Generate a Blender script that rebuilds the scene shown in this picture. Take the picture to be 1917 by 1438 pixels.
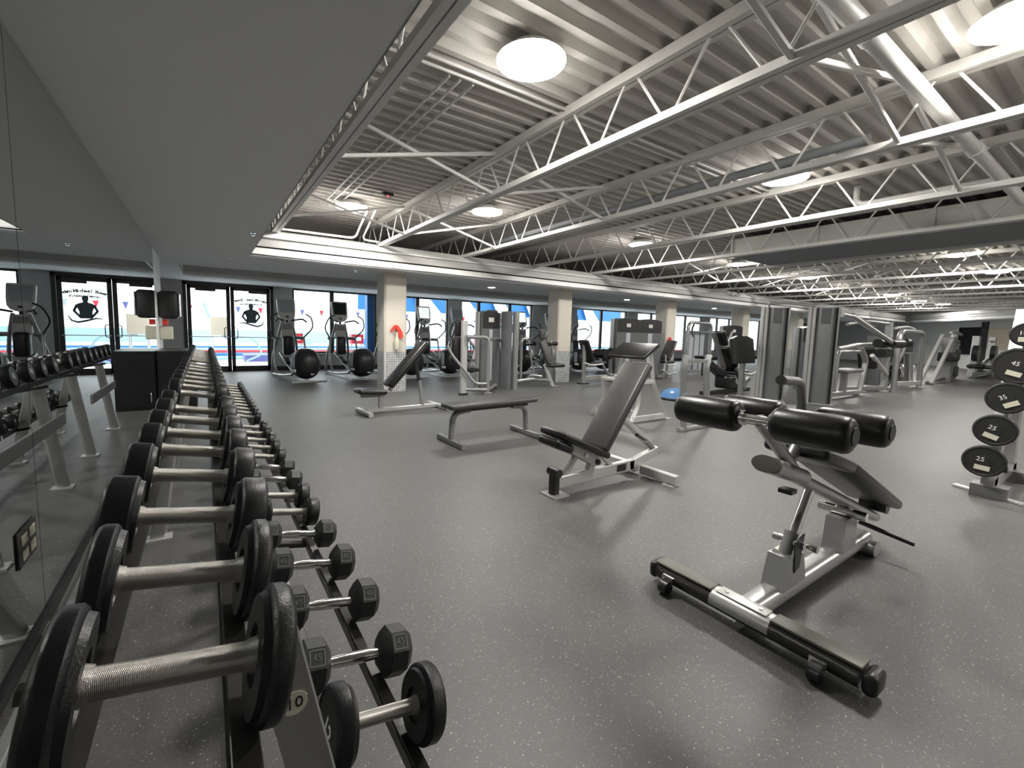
import bpy, bmesh, math, random
from mathutils import Vector, Matrix
from math import pi, sin, cos, radians as rad
random.seed(4)
for o in list(bpy.data.objects): bpy.data.objects.remove(o)
scene = bpy.context.scene
C = scene.collection
# ------------------------------------------------------------------ camera
cam_d = bpy.data.cameras.new('camera'); cam = bpy.data.objects.new('camera', cam_d); C.objects.link(cam)
cam_d.sensor_width = 36; cam_d.sensor_fit = 'HORIZONTAL'
cam_d.lens = 822 / 1917 * 36
cam_d.shift_x = 28.5 / 1917; cam_d.shift_y = -19 / 1917
cam_d.clip_start = .01; cam_d.clip_end = 300
cam.matrix_world = Matrix(((0.8330, 0.0316, -0.5524, 0), (-0.5527, 0.0938, -0.8281, 0), (0.0256, 0.9951, 0.0956, 1.3), (0, 0, 0, 1)))
scene.camera = cam
# ------------------------------------------------------------------ world, exposure
w = bpy.data.worlds.new('world'); scene.world = w; w.use_nodes = True
w.node_tree.nodes['Background'].inputs[0].default_value = (.94, .975, 1, 1)
w.node_tree.nodes['Background'].inputs[1].default_value = 1.35
scene.view_settings.view_transform = 'Standard'; scene.view_settings.look = 'None'
scene.view_settings.gamma = 1; scene.view_settings.use_curve_mapping = False
scene.view_settings.exposure = 1.65
LAMP = 50          # emission of the high-bay lenses

# ------------------------------------------------------------------ materials
def mat(name, col, rough=.5, metal=0, spec=.5, noise=0, nscale=40, bump=0, bscale=200, coat=0, emit=0, var=None):
    m = bpy.data.materials.new(name); m.use_nodes = True
    nt = m.node_tree; b = nt.nodes['Principled BSDF']
    b.inputs['Base Color'].default_value = (*col, 1); b.inputs['Roughness'].default_value = rough
    b.inputs['Metallic'].default_value = metal; b.inputs['Specular IOR Level'].default_value = spec
    if coat: b.inputs['Coat Weight'].default_value = coat; b.inputs['Coat Roughness'].default_value = .2
    tc = nt.nodes.new('ShaderNodeTexCoord')
    if noise:
        n = nt.nodes.new('ShaderNodeTexNoise'); n.inputs['Scale'].default_value = nscale; n.inputs['Detail'].default_value = 4
        nt.links.new(tc.outputs['Object'], n.inputs['Vector'])
        r = nt.nodes.new('ShaderNodeMapRange'); r.inputs[3].default_value = 1 - noise; r.inputs[4].default_value = 1 + noise
        nt.links.new(n.outputs['Fac'], r.inputs[0])
        h = nt.nodes.new('ShaderNodeMix'); h.data_type = 'RGBA'; h.blend_type = 'MULTIPLY'; h.inputs[0].default_value = 1
        h.inputs[6].default_value = (*col, 1); nt.links.new(r.outputs[0], h.inputs[7]); nt.links.new(h.outputs[2], b.inputs['Base Color'])
    if bump:
        n2 = nt.nodes.new('ShaderNodeTexNoise'); n2.inputs['Scale'].default_value = bscale
        nt.links.new(tc.outputs['Object'], n2.inputs['Vector'])
        bp = nt.nodes.new('ShaderNodeBump'); bp.inputs['Strength'].default_value = bump; bp.inputs['Distance'].default_value = .002
        nt.links.new(n2.outputs['Fac'], bp.inputs['Height']); nt.links.new(bp.outputs[0], b.inputs['Normal'])
    if emit: b.inputs['Emission Color'].default_value = (*col, 1); b.inputs['Emission Strength'].default_value = emit
    return m
M = {}
M['low_ceiling'] = mat('grey_ceiling_paint', (.72, .72, .72), .9, noise=.06, nscale=400)
M['trim'] = mat('white_trim_paint', (.80, .80, .78), .55)
M['fascia'] = mat('grey_fascia_paint', (.50, .495, .47), .6)
M['wall'] = mat('light_wall_paint', (.62, .61, .57), .7, noise=.03)
M['wall_grey'] = mat('grey_wall_paint', (.46, .455, .45), .7)
M['deck'] = mat('painted_deck', (.52, .50, .465), .7, noise=.06, nscale=6)
M['joist'] = mat('painted_joist_steel', (.66, .65, .62), .5)
M['pipe'] = mat('painted_pipe', (.66, .65, .62), .45)
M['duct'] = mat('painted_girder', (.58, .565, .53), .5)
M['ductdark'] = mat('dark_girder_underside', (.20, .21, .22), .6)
M['column'] = mat('cream_column_paint', (.62, .58, .50), .6, noise=.03, nscale=8)
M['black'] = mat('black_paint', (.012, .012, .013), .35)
M['frame'] = mat('dark_bronze_frame', (.030, .028, .026), .4)
M['rubber'] = mat('black_rubber', (.008, .008, .0085), .40, spec=.35, noise=.25, nscale=60, bump=.25, bscale=300)
M['rubberhex'] = mat('dark_hex_rubber', (.017, .017, .0175), .5, noise=.2, nscale=50, bump=.3, bscale=400)
M['litface_number'] = mat('lit_face_number_grey', (.11, .112, .112), .5)  # paler grey puts light on upper dumbbells' end faces; also hex number print
M['vinyl'] = mat('black_vinyl', (.009, .0085, .0085), .34, noise=.2, nscale=30, bump=.3, bscale=160)
M['vinylgrey'] = mat('worn_grey_vinyl', (.045, .043, .041), .40, noise=.3, nscale=12, bump=.3, bscale=160)
M['silver'] = mat('silver_frame_paint', (.44, .44, .43), .32, metal=.75, noise=.05)
M['silverlight'] = mat('pale_silver_frame_paint', (.54, .54, .52), .38, metal=.45, noise=.05)
M['steelgrey'] = mat('grey_frame_paint', (.24, .24, .24), .42, metal=.35)
M['silverdark'] = mat('brushed_tower_steel', (.27, .275, .28), .35, metal=.7)
M['chrome'] = mat('chrome', (.78, .77, .75), .13, metal=1)
M['rail'] = mat('dark_rail_steel', (.07, .068, .065), .30, metal=.6)
M['olive'] = mat('olive_grip_strip', (.13, .125, .10), .45, noise=.15, nscale=60)
M['plastic'] = mat('dark_plastic', (.020, .020, .021), .38)
M['plasticlight'] = mat('light_grey_plastic', (.62, .61, .58), .4)
M['screen'] = mat('dark_screen', (.02, .022, .022), .12)
M['shroud'] = mat('grey_smoked_shroud', (.13, .135, .14), .25)
M['shroudlight'] = mat('pale_shroud', (.42, .45, .48), .3)
M['label'] = mat('pale_label', (.62, .60, .48), .5)
M['white'] = mat('white_print', (.85, .85, .83), .5)
M['red'] = mat('red_fabric', (.70, .05, .03), .6)
M['redbox'] = mat('red_plastic', (.62, .02, .04), .5)
M['blue'] = mat('blue_paint', (.010, .125, .36), .5)
M['bosu'] = mat('blue_rubber_dome', (.10, .22, .42), .22)
M['white_pool'] = mat('white_pool_surface', (.80, .82, .84), .6)
M['coping'] = mat('violet_blue_coping', (.10, .11, .30), .6)
M['teal'] = mat('pale_teal', (.28, .44, .50), .5)
M['decal'] = mat('grey_window_decal', (.10, .14, .15), .6)
M['wood'] = mat('tan_board', (.45, .38, .30), .6)
M['lens'] = mat('lamp_lens', (1, .97, .92), .4, emit=LAMP)
M['downlight'] = mat('downlight_lens', (1, .98, .95), .4, emit=14)
M['led'] = mat('red_led', (1, .02, .02), .4, emit=6)
M['screenlit'] = mat('lit_console_screen', (.55, .60, .60), .4, emit=.5)

def knurl():
    m = mat('knurled_steel', (.52, .50, .46), .28, metal=1)
    nt = m.node_tree; tc = nt.nodes['Texture Coordinate']; prev = None
    for k, ang in enumerate((rad(38), rad(-38))):
        mp = nt.nodes.new('ShaderNodeMapping'); mp.inputs['Rotation'].default_value = (0, 0, ang)
        wv = nt.nodes.new('ShaderNodeTexWave'); wv.inputs['Scale'].default_value = 260
        nt.links.new(tc.outputs['Object'], mp.inputs[0]); nt.links.new(mp.outputs[0], wv.inputs[0])
        bp = nt.nodes.new('ShaderNodeBump'); bp.inputs['Strength'].default_value = .45; bp.inputs['Distance'].default_value = .0006
        nt.links.new(wv.outputs['Fac'], bp.inputs['Height'])
        if prev: nt.links.new(prev.outputs[0], bp.inputs['Normal'])
        prev = bp
    nt.links.new(prev.outputs[0], nt.nodes['Principled BSDF'].inputs['Normal'])
    return m
M['knurl'] = knurl()

def floor_mat():
    m = mat('speckled_rubber_floor', (.06, .058, .055), .47, spec=.5)
    nt = m.node_tree; tc = nt.nodes['Texture Coordinate']; b = nt.nodes['Principled BSDF']
    def chips(scale, rad_, dens, stretch):
        mp = nt.nodes.new('ShaderNodeMapping'); mp.inputs['Scale'].default_value = stretch
        nn = nt.nodes.new('ShaderNodeTexNoise'); nn.inputs['Scale'].default_value = scale * 1.2
        nt.links.new(tc.outputs['Object'], nn.inputs['Vector'])
        ad = nt.nodes.new('ShaderNodeMix'); ad.data_type = 'RGBA'; ad.blend_type = 'LINEAR_LIGHT'; ad.inputs[0].default_value = .012
        nt.links.new(tc.outputs['Object'], ad.inputs[6]); nt.links.new(nn.outputs['Color'], ad.inputs[7])
        v = nt.nodes.new('ShaderNodeTexVoronoi'); v.inputs['Scale'].default_value = scale
        nt.links.new(ad.outputs[2], mp.inputs[0]); nt.links.new(mp.outputs[0], v.inputs['Vector'])
        lt = nt.nodes.new('ShaderNodeMath'); lt.operation = 'LESS_THAN'; lt.inputs[1].default_value = rad_
        nt.links.new(v.outputs['Distance'], lt.inputs[0])
        sp = nt.nodes.new('ShaderNodeSeparateColor'); nt.links.new(v.outputs['Color'], sp.inputs[0])
        gt = nt.nodes.new('ShaderNodeMath'); gt.operation = 'GREATER_THAN'; gt.inputs[1].default_value = 1 - dens
        nt.links.new(sp.outputs[0], gt.inputs[0])
        mu = nt.nodes.new('ShaderNodeMath'); mu.operation = 'MULTIPLY'
        nt.links.new(lt.outputs[0], mu.inputs[0]); nt.links.new(gt.outputs[0], mu.inputs[1]); return mu
    a = chips(105, .17, .36, (1, .7, 1)); c = chips(170, .30, .45, (.8, 1, 1))
    cl = nt.nodes.new('ShaderNodeTexNoise'); cl.inputs['Scale'].default_value = 1.3; cl.inputs['Detail'].default_value = 3
    nt.links.new(tc.outputs['Object'], cl.inputs['Vector'])
    r = nt.nodes.new('ShaderNodeMapRange'); r.inputs[3].default_value = .85; r.inputs[4].default_value = 1.15
    nt.links.new(cl.outputs['Fac'], r.inputs[0])
    base = nt.nodes.new('ShaderNodeMix'); base.data_type = 'RGBA'; base.blend_type = 'MULTIPLY'; base.inputs[0].default_value = 1
    base.inputs[6].default_value = (.085, .083, .080, 1); nt.links.new(r.outputs[0], base.inputs[7])
    m1 = nt.nodes.new('ShaderNodeMix'); m1.data_type = 'RGBA'; m1.inputs[7].default_value = (.62, .60, .56, 1)
    nt.links.new(a.outputs[0], m1.inputs[0]); nt.links.new(base.outputs[2], m1.inputs[6])
    m2 = nt.nodes.new('ShaderNodeMix'); m2.data_type = 'RGBA'; m2.inputs[7].default_value = (.17, .165, .155, 1)
    nt.links.new(c.outputs[0], m2.inputs[0]); nt.links.new(m1.outputs[2], m2.inputs[6])
    nt.links.new(m2.outputs[2], b.inputs['Base Color'])
    n2 = nt.nodes.new('ShaderNodeTexNoise'); n2.inputs['Scale'].default_value = 160
    nt.links.new(tc.outputs['Object'], n2.inputs['Vector'])
    bp = nt.nodes.new('ShaderNodeBump'); bp.inputs['Strength'].default_value = .25; bp.inputs['Distance'].default_value = .001
    nt.links.new(n2.outputs['Fac'], bp.inputs['Height']); nt.links.new(bp.outputs[0], b.inputs['Normal'])
    return m
M['floor'] = floor_mat()

def tile_mat():
    m = mat('grey_mosaic_tile', (.3, .3, .3), .3)
    nt = m.node_tree; tc = nt.nodes['Texture Coordinate']
    sx = nt.nodes.new('ShaderNodeSeparateXYZ'); nt.links.new(tc.outputs['Object'], sx.inputs[0])
    ad = nt.nodes.new('ShaderNodeMath'); nt.links.new(sx.outputs[0], ad.inputs[0]); nt.links.new(sx.outputs[1], ad.inputs[1])
    cb = nt.nodes.new('ShaderNodeCombineXYZ'); nt.links.new(ad.outputs[0], cb.inputs[0]); nt.links.new(sx.outputs[2], cb.inputs[1])
    br = nt.nodes.new('ShaderNodeTexBrick'); br.offset = 0; br.inputs['Scale'].default_value = 1
    br.inputs['Brick Width'].default_value = .05; br.inputs['Row Height'].default_value = .05; br.inputs['Mortar Size'].default_value = .005
    br.inputs['Color1'].default_value = (.20, .21, .215, 1); br.inputs['Color2'].default_value = (.33, .34, .35, 1); br.inputs['Mortar'].default_value = (.62, .62, .60, 1)
    nt.links.new(cb.outputs[0], br.inputs[0]); nt.links.new(br.outputs[0], nt.nodes['Principled BSDF'].inputs[0])
    return m
M['tile'] = tile_mat()

def mirror_mat():
    m = mat('mirror_glass', (.63, .65, .65), .0, metal=1); return m
M['mirror'] = mirror_mat()

def glass_mat():
    m = bpy.data.materials.new('window_glass'); m.use_nodes = True; nt = m.node_tree
    nt.nodes.remove(nt.nodes['Principled BSDF'])
    t = nt.nodes.new('ShaderNodeBsdfTransparent'); t.inputs[0].default_value = (.95, .98, .98, 1)
    g = nt.nodes.new('ShaderNodeBsdfGlossy'); g.inputs['Roughness'].default_value = .0
    f = nt.nodes.new('ShaderNodeFresnel'); f.inputs[0].default_value = 1.45
    ge = nt.nodes.new('ShaderNodeNewGeometry'); iv = nt.nodes.new('ShaderNodeMath'); iv.operation = 'SUBTRACT'; iv.inputs[0].default_value = 1
    mu = nt.nodes.new('ShaderNodeMath'); mu.operation = 'MULTIPLY'
    nt.links.new(ge.outputs['Backfacing'], iv.inputs[1]); nt.links.new(iv.outputs[0], mu.inputs[0]); nt.links.new(f.outputs[0], mu.inputs[1])
    mx = nt.nodes.new('ShaderNodeMixShader'); nt.links.new(mu.outputs[0], mx.inputs[0])
    nt.links.new(t.outputs[0], mx.inputs[1]); nt.links.new(g.outputs[0], mx.inputs[2])
    nt.links.new(mx.outputs[0], nt.nodes['Material Output'].inputs[0]); return m
M['glass'] = glass_mat()

def water_mat():
    m = mat('pool_water', (.26, .50, .58), .08, bump=.6, bscale=2.5); return m
M['water'] = water_mat()

# ------------------------------------------------------------------ mesh builder
V = Vector
def frame_of(d, up=None):
    d = V(d).normalized(); u = V(up) if up else V((0, 0, 1))
    if abs(d.dot(u)) > .98: u = V((1, 0, 0))
    x = d.cross(u).normalized(); y = x.cross(d).normalized(); return x, y, d
def fillet(pts, r, n=5):
    pts = [V(p) for p in pts]; out = [pts[0]]
    for i in range(1, len(pts) - 1):
        a, b, c = pts[i - 1], pts[i], pts[i + 1]
        d1 = (a - b); d2 = (c - b); rr = min(r, d1.length * .49, d2.length * .49)
        p1 = b + d1.normalized() * rr; p2 = b + d2.normalized() * rr
        for k in range(n + 1):
            t = k / n; out.append(p1 * (1 - t) ** 2 + b * 2 * t * (1 - t) + p2 * t * t)
    out.append(pts[-1]); return out
class MB:
    def __init__(s): s.v = []; s.f = []
    def add(s, vs, fs):
        o = len(s.v); s.v += [tuple(v) for v in vs]; s.f += [tuple(i + o for i in f) for f in fs]; return s
    def box(s, c, sz, R=None):
        c = V(c); R = R or Matrix.Identity(3)
        vs = [c + R @ V((sx * sz[0] / 2, sy * sz[1] / 2, sz_ * sz[2] / 2)) for sx in (-1, 1) for sy in (-1, 1) for sz_ in (-1, 1)]
        return s.add(vs, [(0, 1, 3, 2), (4, 6, 7, 5), (0, 4, 5, 1), (2, 3, 7, 6), (0, 2, 6, 4), (1, 5, 7, 3)])
    def bb(s, x0, x1, y0, y1, z0, z1): return s.box(((x0 + x1) / 2, (y0 + y1) / 2, (z0 + z1) / 2), (x1 - x0, y1 - y0, z1 - z0))
    def rbox(s, c, sz, r, R=None, seg=3):
        b = bmesh.new(); bmesh.ops.create_cube(b, size=1)
        bmesh.ops.scale(b, vec=sz, verts=b.verts)
        bmesh.ops.bevel(b, geom=b.edges[:] , offset=min(r, min(sz) * .49), segments=seg, affect='EDGES', profile=.5)
        R = R or Matrix.Identity(3); c = V(c); b.verts.index_update()
        s.add([c + R @ v.co for v in b.verts], [[v.index for v in f.verts] for f in b.faces]); b.free(); return s
    def bar(s, p0, p1, w, h, up=None, oval=False, n=16, bev=0):
        p0 = V(p0); p1 = V(p1); x, y, d = frame_of(p1 - p0, up)
        if oval:   # stadium section
            sec = []
            r = min(w, h) / 2
            for k in range(n):
                a = 2 * pi * k / n; cx = (w / 2 - r) * (1 if cos(a) >= 0 else -1); cy = (h / 2 - r) * (1 if sin(a) >= 0 else -1)
                sec.append((cx + r * cos(a), cy + r * sin(a)))
        else:
            b = bev or min(w, h) * .12
            a_, c_ = w / 2, h / 2
            sec = [(-a_, -c_ + b), (-a_ + b, -c_), (a_ - b, -c_), (a_, -c_ + b), (a_, c_ - b), (a_ - b, c_), (-a_ + b, c_), (-a_, c_ - b)]
        m = len(sec); vs = [p0 + x * q[0] + y * q[1] for q in sec] + [p1 + x * q[0] + y * q[1] for q in sec]
        fs = [(i, (i + 1) % m, m + (i + 1) % m, m + i) for i in range(m)] + [tuple(range(m))[::-1], tuple(range(m, 2 * m))]
        return s.add(vs, fs)
    def tube(s, pts, r, n=10, oval=None, up=None, caps=True):
        pts = [V(p) for p in pts]; N = len(pts); rx, ry = oval or (r, r)
        rings = []; prev = None
        for i in range(N):
            d = (pts[min(i + 1, N - 1)] - pts[max(i - 1, 0)]).normalized()
            if prev is None: x, y, _ = frame_of(d, up)
            else:
                x = prev - d * prev.dot(d); x.normalize(); y = x.cross(d) * -1; y = d.cross(x)
            prev = x; y = d.cross(x)
            rr = r[i] if isinstance(r, (list, tuple)) else None
            ax, ay = (rr, rr) if rr else (rx, ry)
            rings.append([pts[i] + x * ax * cos(2 * pi * k / n) + y * ay * sin(2 * pi * k / n) for k in range(n)])
        vs = [v for rg in rings for v in rg]; fs = []
        for i in range(N - 1):
            for k in range(n): fs.append((i * n + k, i * n + (k + 1) % n, (i + 1) * n + (k + 1) % n, (i + 1) * n + k))
        if caps: fs += [tuple(range(n))[::-1], tuple(range((N - 1) * n, N * n))]
        return s.add(vs, fs)
    def lathe(s, prof, p0, axis, n=32):
        p0 = V(p0); x, y, d = frame_of(axis); vs = []; fs = []; N = len(prof)
        for r, t in prof:
            for k in range(n): vs.append(p0 + d * t + (x * cos(2 * pi * k / n) + y * sin(2 * pi * k / n)) * r)
        for i in range(N - 1):
            for k in range(n): fs.append((i * n + k, i * n + (k + 1) % n, (i + 1) * n + (k + 1) % n, (i + 1) * n + k))
        if prof[0][0] > 1e-5: fs.append(tuple(range(n))[::-1])
        if prof[-1][0] > 1e-5: fs.append(tuple(range((N - 1) * n, N * n)))
        return s.add(vs, fs)
    def cyl(s, p0, p1, r, r1=None, n=16):
        L = (V(p1) - V(p0)).length; return s.lathe([(r, 0), (r if r1 is None else r1, L)], p0, V(p1) - V(p0), n)
    def sph(s, c, r, n=24, m=12):
        rx, ry, rz = r if isinstance(r, (tuple, list)) else (r, r, r); vs = []; fs = []
        for i in range(m + 1):
            a = -pi / 2 + pi * i / m
            for k in range(n): vs.append((c[0] + rx * cos(a) * cos(2 * pi * k / n), c[1] + ry * cos(a) * sin(2 * pi * k / n), c[2] + rz * sin(a)))
        for i in range(m):
            for k in range(n): fs.append((i * n + k, i * n + (k + 1) % n, (i + 1) * n + (k + 1) % n, (i + 1) * n + k))
        return s.add(vs, fs)
    def prism(s, poly, o, u, v, d):
        o, u, v, d = V(o), V(u), V(v), V(d); N = len(poly)
        vs = [o + u * p[0] + v * p[1] for p in poly] + [o + u * p[0] + v * p[1] + d for p in poly]
        return s.add(vs, [tuple(range(N))[::-1], tuple(range(N, 2 * N))] + [(i, (i + 1) % N, N + (i + 1) % N, N + i) for i in range(N)])
    def build(s, name, m, parent=None, flat=False):
        me = bpy.data.meshes.new(name); me.from_pydata(s.v, [], s.f); me.update()
        b = bmesh.new(); b.from_mesh(me); bmesh.ops.recalc_face_normals(b, faces=b.faces); b.to_mesh(me); b.free()
        if not flat:
            me.polygons.foreach_set('use_smooth', [True] * len(me.polygons)); me.set_sharp_from_angle(angle=rad(38))
        me.materials.append(M[m]); o = bpy.data.objects.new(name, me); C.objects.link(o)
        if parent: o.parent = parent
        return o
def tag(o, label, cat, group=None):
    o['label'] = label; o['category'] = cat
    if group: o['group'] = group
    return o
def thing(name, label, cat, loc=(0, 0, 0), rz=0, group=None):
    o = bpy.data.objects.new(name, None); C.objects.link(o); o.location = loc; o.rotation_euler = (0, 0, rz)
    o.empty_display_size = .1
    return tag(o, label, cat, group)
def struct(name, mb, m, parent=None, flat=True):
    o = mb.build(name, m, parent, flat)
    if not parent: o['kind'] = 'structure'
    return o
def dup(o, loc=None, rz=None, label=None, parent=None):
    c = o.copy(); C.objects.link(c)
    if parent: c.parent = parent
    if loc is not None: c.location = loc
    if rz is not None: c.rotation_euler = (0, 0, rz)
    if label: c['label'] = label
    for ch in list(o.children): dup(ch, parent=c)
    return c
def text(name, s, size, mt, parent, loc, rot, depth=.0008, sx=1, off=0):
    cu = bpy.data.curves.new(name, 'FONT'); cu.body = s; cu.size = size; cu.extrude = depth; cu.align_x = 'CENTER'; cu.align_y = 'CENTER'; cu.resolution_u = 2; cu.offset = off
    t = bpy.data.objects.new(name, cu); C.objects.link(t); dg = bpy.context.evaluated_depsgraph_get()
    me = bpy.data.meshes.new_from_object(t.evaluated_get(dg)); bpy.data.objects.remove(t)
    me.name = name; me.materials.clear(); me.materials.append(M[mt])
    o = bpy.data.objects.new(name, me); C.objects.link(o); o.parent = parent; o.location = loc; o.rotation_euler = rot; o.scale = (sx, 1, 1); return o
ORD = ['first', 'second', 'third', 'fourth', 'fifth', 'sixth', 'seventh', 'eighth', 'ninth', 'tenth', 'eleventh', 'twelfth', 'thirteenth', 'fourteenth', 'fifteenth', 'sixteenth', 'seventeenth', 'eighteenth', 'nineteenth', 'twentieth'] + ['twenty-' + k for k in ('first', 'second', 'third', 'fourth', 'fifth', 'sixth', 'seventh', 'eighth', 'ninth')] + ['thirtieth']

# ------------------------------------------------------------------ setting
X0, X1, Y0, Y1, ZC = -.61, 37.0, -5.0, 14.3, 2.43
XR = 0.66; YF = 8.18        # edges of the low ceiling round the opening
struct('floor', MB().bb(-1.6, X1 + .4, Y0 - .2, Y1, -.1, 0), 'floor')
struct('wall_front', MB().bb(-1.8, X1 + .4, Y0 - .2, Y0, 0, 3.6), 'wall_grey')
struct('wall_left', MB().bb(X0 - .2, X0 - .008, Y0, 8.51, 0, ZC), 'wall_grey')
struct('wall_left_end', MB().bb(X0 - .2, X0, 8.51, 9.78, 0, ZC), 'trim')
struct('wall_left_recess', MB().bb(-1.25, X0 - .2, 9.6, 9.78, 0, ZC).bb(-1.45, -1.25, 9.6, Y1, 0, ZC), 'wall')
struct('wall_left_upper', MB().bb(-1.8, -1.6, Y0, Y1, ZC, 3.6), 'wall_grey')
struct('baseboard_left', MB().bb(X0 - .008, X0 + .014, Y0, 8.51, 0, .045), 'black')
# low ceiling: along the mirror wall and along the window wall, with a raised strip near the windows
RX0, RY0, RY1, RZ = -.36, 10.42, 12.68, 2.78
struct('ceiling', MB().bb(-1.6, XR, Y0, YF, ZC, ZC + .04).bb(-1.6, 34.2, YF, RY0, ZC, ZC + .04)
       .bb(-1.6, RX0, RY0, RY1, ZC, ZC + .04).bb(RX0, X1, RY0, RY1, RZ, RZ + .04).bb(-1.6, X1, RY1, Y1, ZC, ZC + .04), 'low_ceiling')
struct('trim_1', MB().bb(RX0 - .03, X1, RY0 - .03, RY0, ZC - .012, RZ).bb(RX0 - .03, RX0, RY0, RY1, ZC - .012, RZ), 'trim')
struct('trim_2', MB().prism([(0, 0), (-.05, .03), (-.02, .08), (0, .10)], (RX0, RY1 + .001, ZC - .012), (0, 1, 0), (0, 0, 1), (X1 - RX0, 0, 0)), 'trim')
struct('wall_recess_face', MB().bb(RX0, X1, RY1 - .004, RY1, ZC + .08, RZ), 'fascia')
# fascia profile round the opening (y outwards, z up)
struct('trim_3', MB().prism([(0, 0), (0, .022), (.045, .045), (.045, .135), (.12, .135), (.12, .045), (.3, .045), (.3, 0)], (XR, YF, ZC - .004), (0, 1, 0), (0, 0, 1), (33.0, 0, 0)), 'trim')
struct('trim_4', MB().bb(XR + .05, 33.7, YF + .07, YF + .13, ZC + .165, ZC + .305), 'fascia')
struct('trim_5', MB().prism([(.03, .305), (.03, .325), (.28, .475), (.34, .475), (.34, .305)], (XR + .1, YF, ZC), (0, 1, 0), (0, 0, 1), (33, 0, 0)), 'trim')
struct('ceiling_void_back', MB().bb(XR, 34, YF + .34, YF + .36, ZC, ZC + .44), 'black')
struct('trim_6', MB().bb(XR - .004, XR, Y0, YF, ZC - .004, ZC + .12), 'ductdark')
# far slanted edge of the opening and far wall
u = V((-.755, -.656, 0)); nrm = V((.656, -.755, 0))
P0 = V((34.2, YF, ZC))
struct('trim_7', MB().prism([(0, 0), (0, .05), (.05, .06), (.05, .14), (.2, .14), (.2, 0)], P0, nrm, (0, 0, 1), u * 16), 'trim')
struct('trim_8', MB().prism([(.06, .165), (.06, .30), (.2, .30), (.2, .165)], P0, nrm, (0, 0, 1), u * 16), 'fascia')
struct('trim_9', MB().prism([(.03, .305), (.03, .325), (.28, .475), (.34, .475), (.34, .305)], P0, nrm, (0, 0, 1), u * 16), 'trim')
struct('ceiling_far', MB().prism([(.0, 0), (.0, .04), (4, .04), (4, 0)], P0 + V((0, 0, .001)), nrm, (0, 0, 1), u * 18), 'low_ceiling')
W0 = P0 + nrm * 1.3; W0.z = 0; W0 = W0 - u * 6
struct('wall_right', MB().prism([(0, 0), (0, 3.6), (.2, 3.6), (.2, 0)], W0, nrm, (0, 0, 1), u * 24), 'wall')
struct('wall_far_right', MB().bb(X1, X1 + .2, Y0, Y1 + .2, 0, 3.6), 'wall_grey')

# corrugated roof deck
def deck():
    b = MB(); prof = []; y = Y0; p = .18
    while y < Y1 + .2:
        for dy, z in ((0, 3.362), (.055, 3.362), (.085, 3.425), (.15, 3.425)): prof.append((y + dy, z))
        y += p
    n = len(prof)
    vs = [(x, a, z) for x in (-1.8, 38) for a, z in prof]
    b.add(vs, [(i, i + 1, n + i + 1, n + i) for i in range(n - 1)])
    b.bb(-1.8, 38, Y0, Y1 + .2, 3.46, 3.5)
    return b
struct('ceiling_deck', deck(), 'deck')

# window wall
SILL, WT = .50, 2.42
wins = [(2.21, 4.74, (3.34,)), (4.90, 7.37, (6.2,)), (7.90, 11.22, (8.68, 10.12)), (13.7, 17.0, (15.3,)), (17.8, 23.3, (18.9, 21.8)), (24.1, 27.6, (24.9, 26.2)), (28.4, 32.5, (29.8, 31.2))]
wb = MB().bb(-1.45, X1 + .2, Y1, Y1 + .2, WT, 3.6)
xprev = 1.70
for a, b_, ms in wins:
    wb.bb(xprev, a, Y1, Y1 + .2, 0, WT); wb.bb(a, b_, Y1, Y1 + .2, 0, SILL); xprev = b_
wb.bb(xprev, X1 + .2, Y1, Y1 + .2, 0, WT).bb(-1.45, -.44, Y1, Y1 + .2, 0, WT)
struct('wall_back', wb, 'wall_grey')
struct('baseboard_back', MB().bb(1.75, X1, Y1 - .015, Y1 - .0005, 0, .12), 'black')
for i, (a, b_, ms) in enumerate(wins):
    f = MB()
    yy0, yy1 = Y1 + .04, Y1 + .12
    f.bb(a, b_, yy0, yy1, SILL, SILL + .05).bb(a, b_, yy0, yy1, WT - .05, WT).bb(a, a + .05, yy0, yy1, SILL, WT).bb(b_ - .05, b_, yy0, yy1, SILL, WT)
    for mx in ms: f.bb(mx - .06, mx + .06, yy0, yy1, SILL, WT)
    wo = struct('window_%d' % (i + 1), f, 'frame')
    MB().bb(a, b_, Y1 - .03, Y1 + .14, SILL - .03, SILL).build('window_sill', 'trim', wo)
    edges = [a + .05] + [q for mx in ms for q in (mx - .06, mx + .06)] + [b_ - .05]
    for k in range(0, len(edges), 2):
        MB().bb(edges[k], edges[k + 1], Y1 + .075, Y1 + .08, SILL + .05, WT - .05).build('window_pane', 'glass', wo, True)
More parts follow.
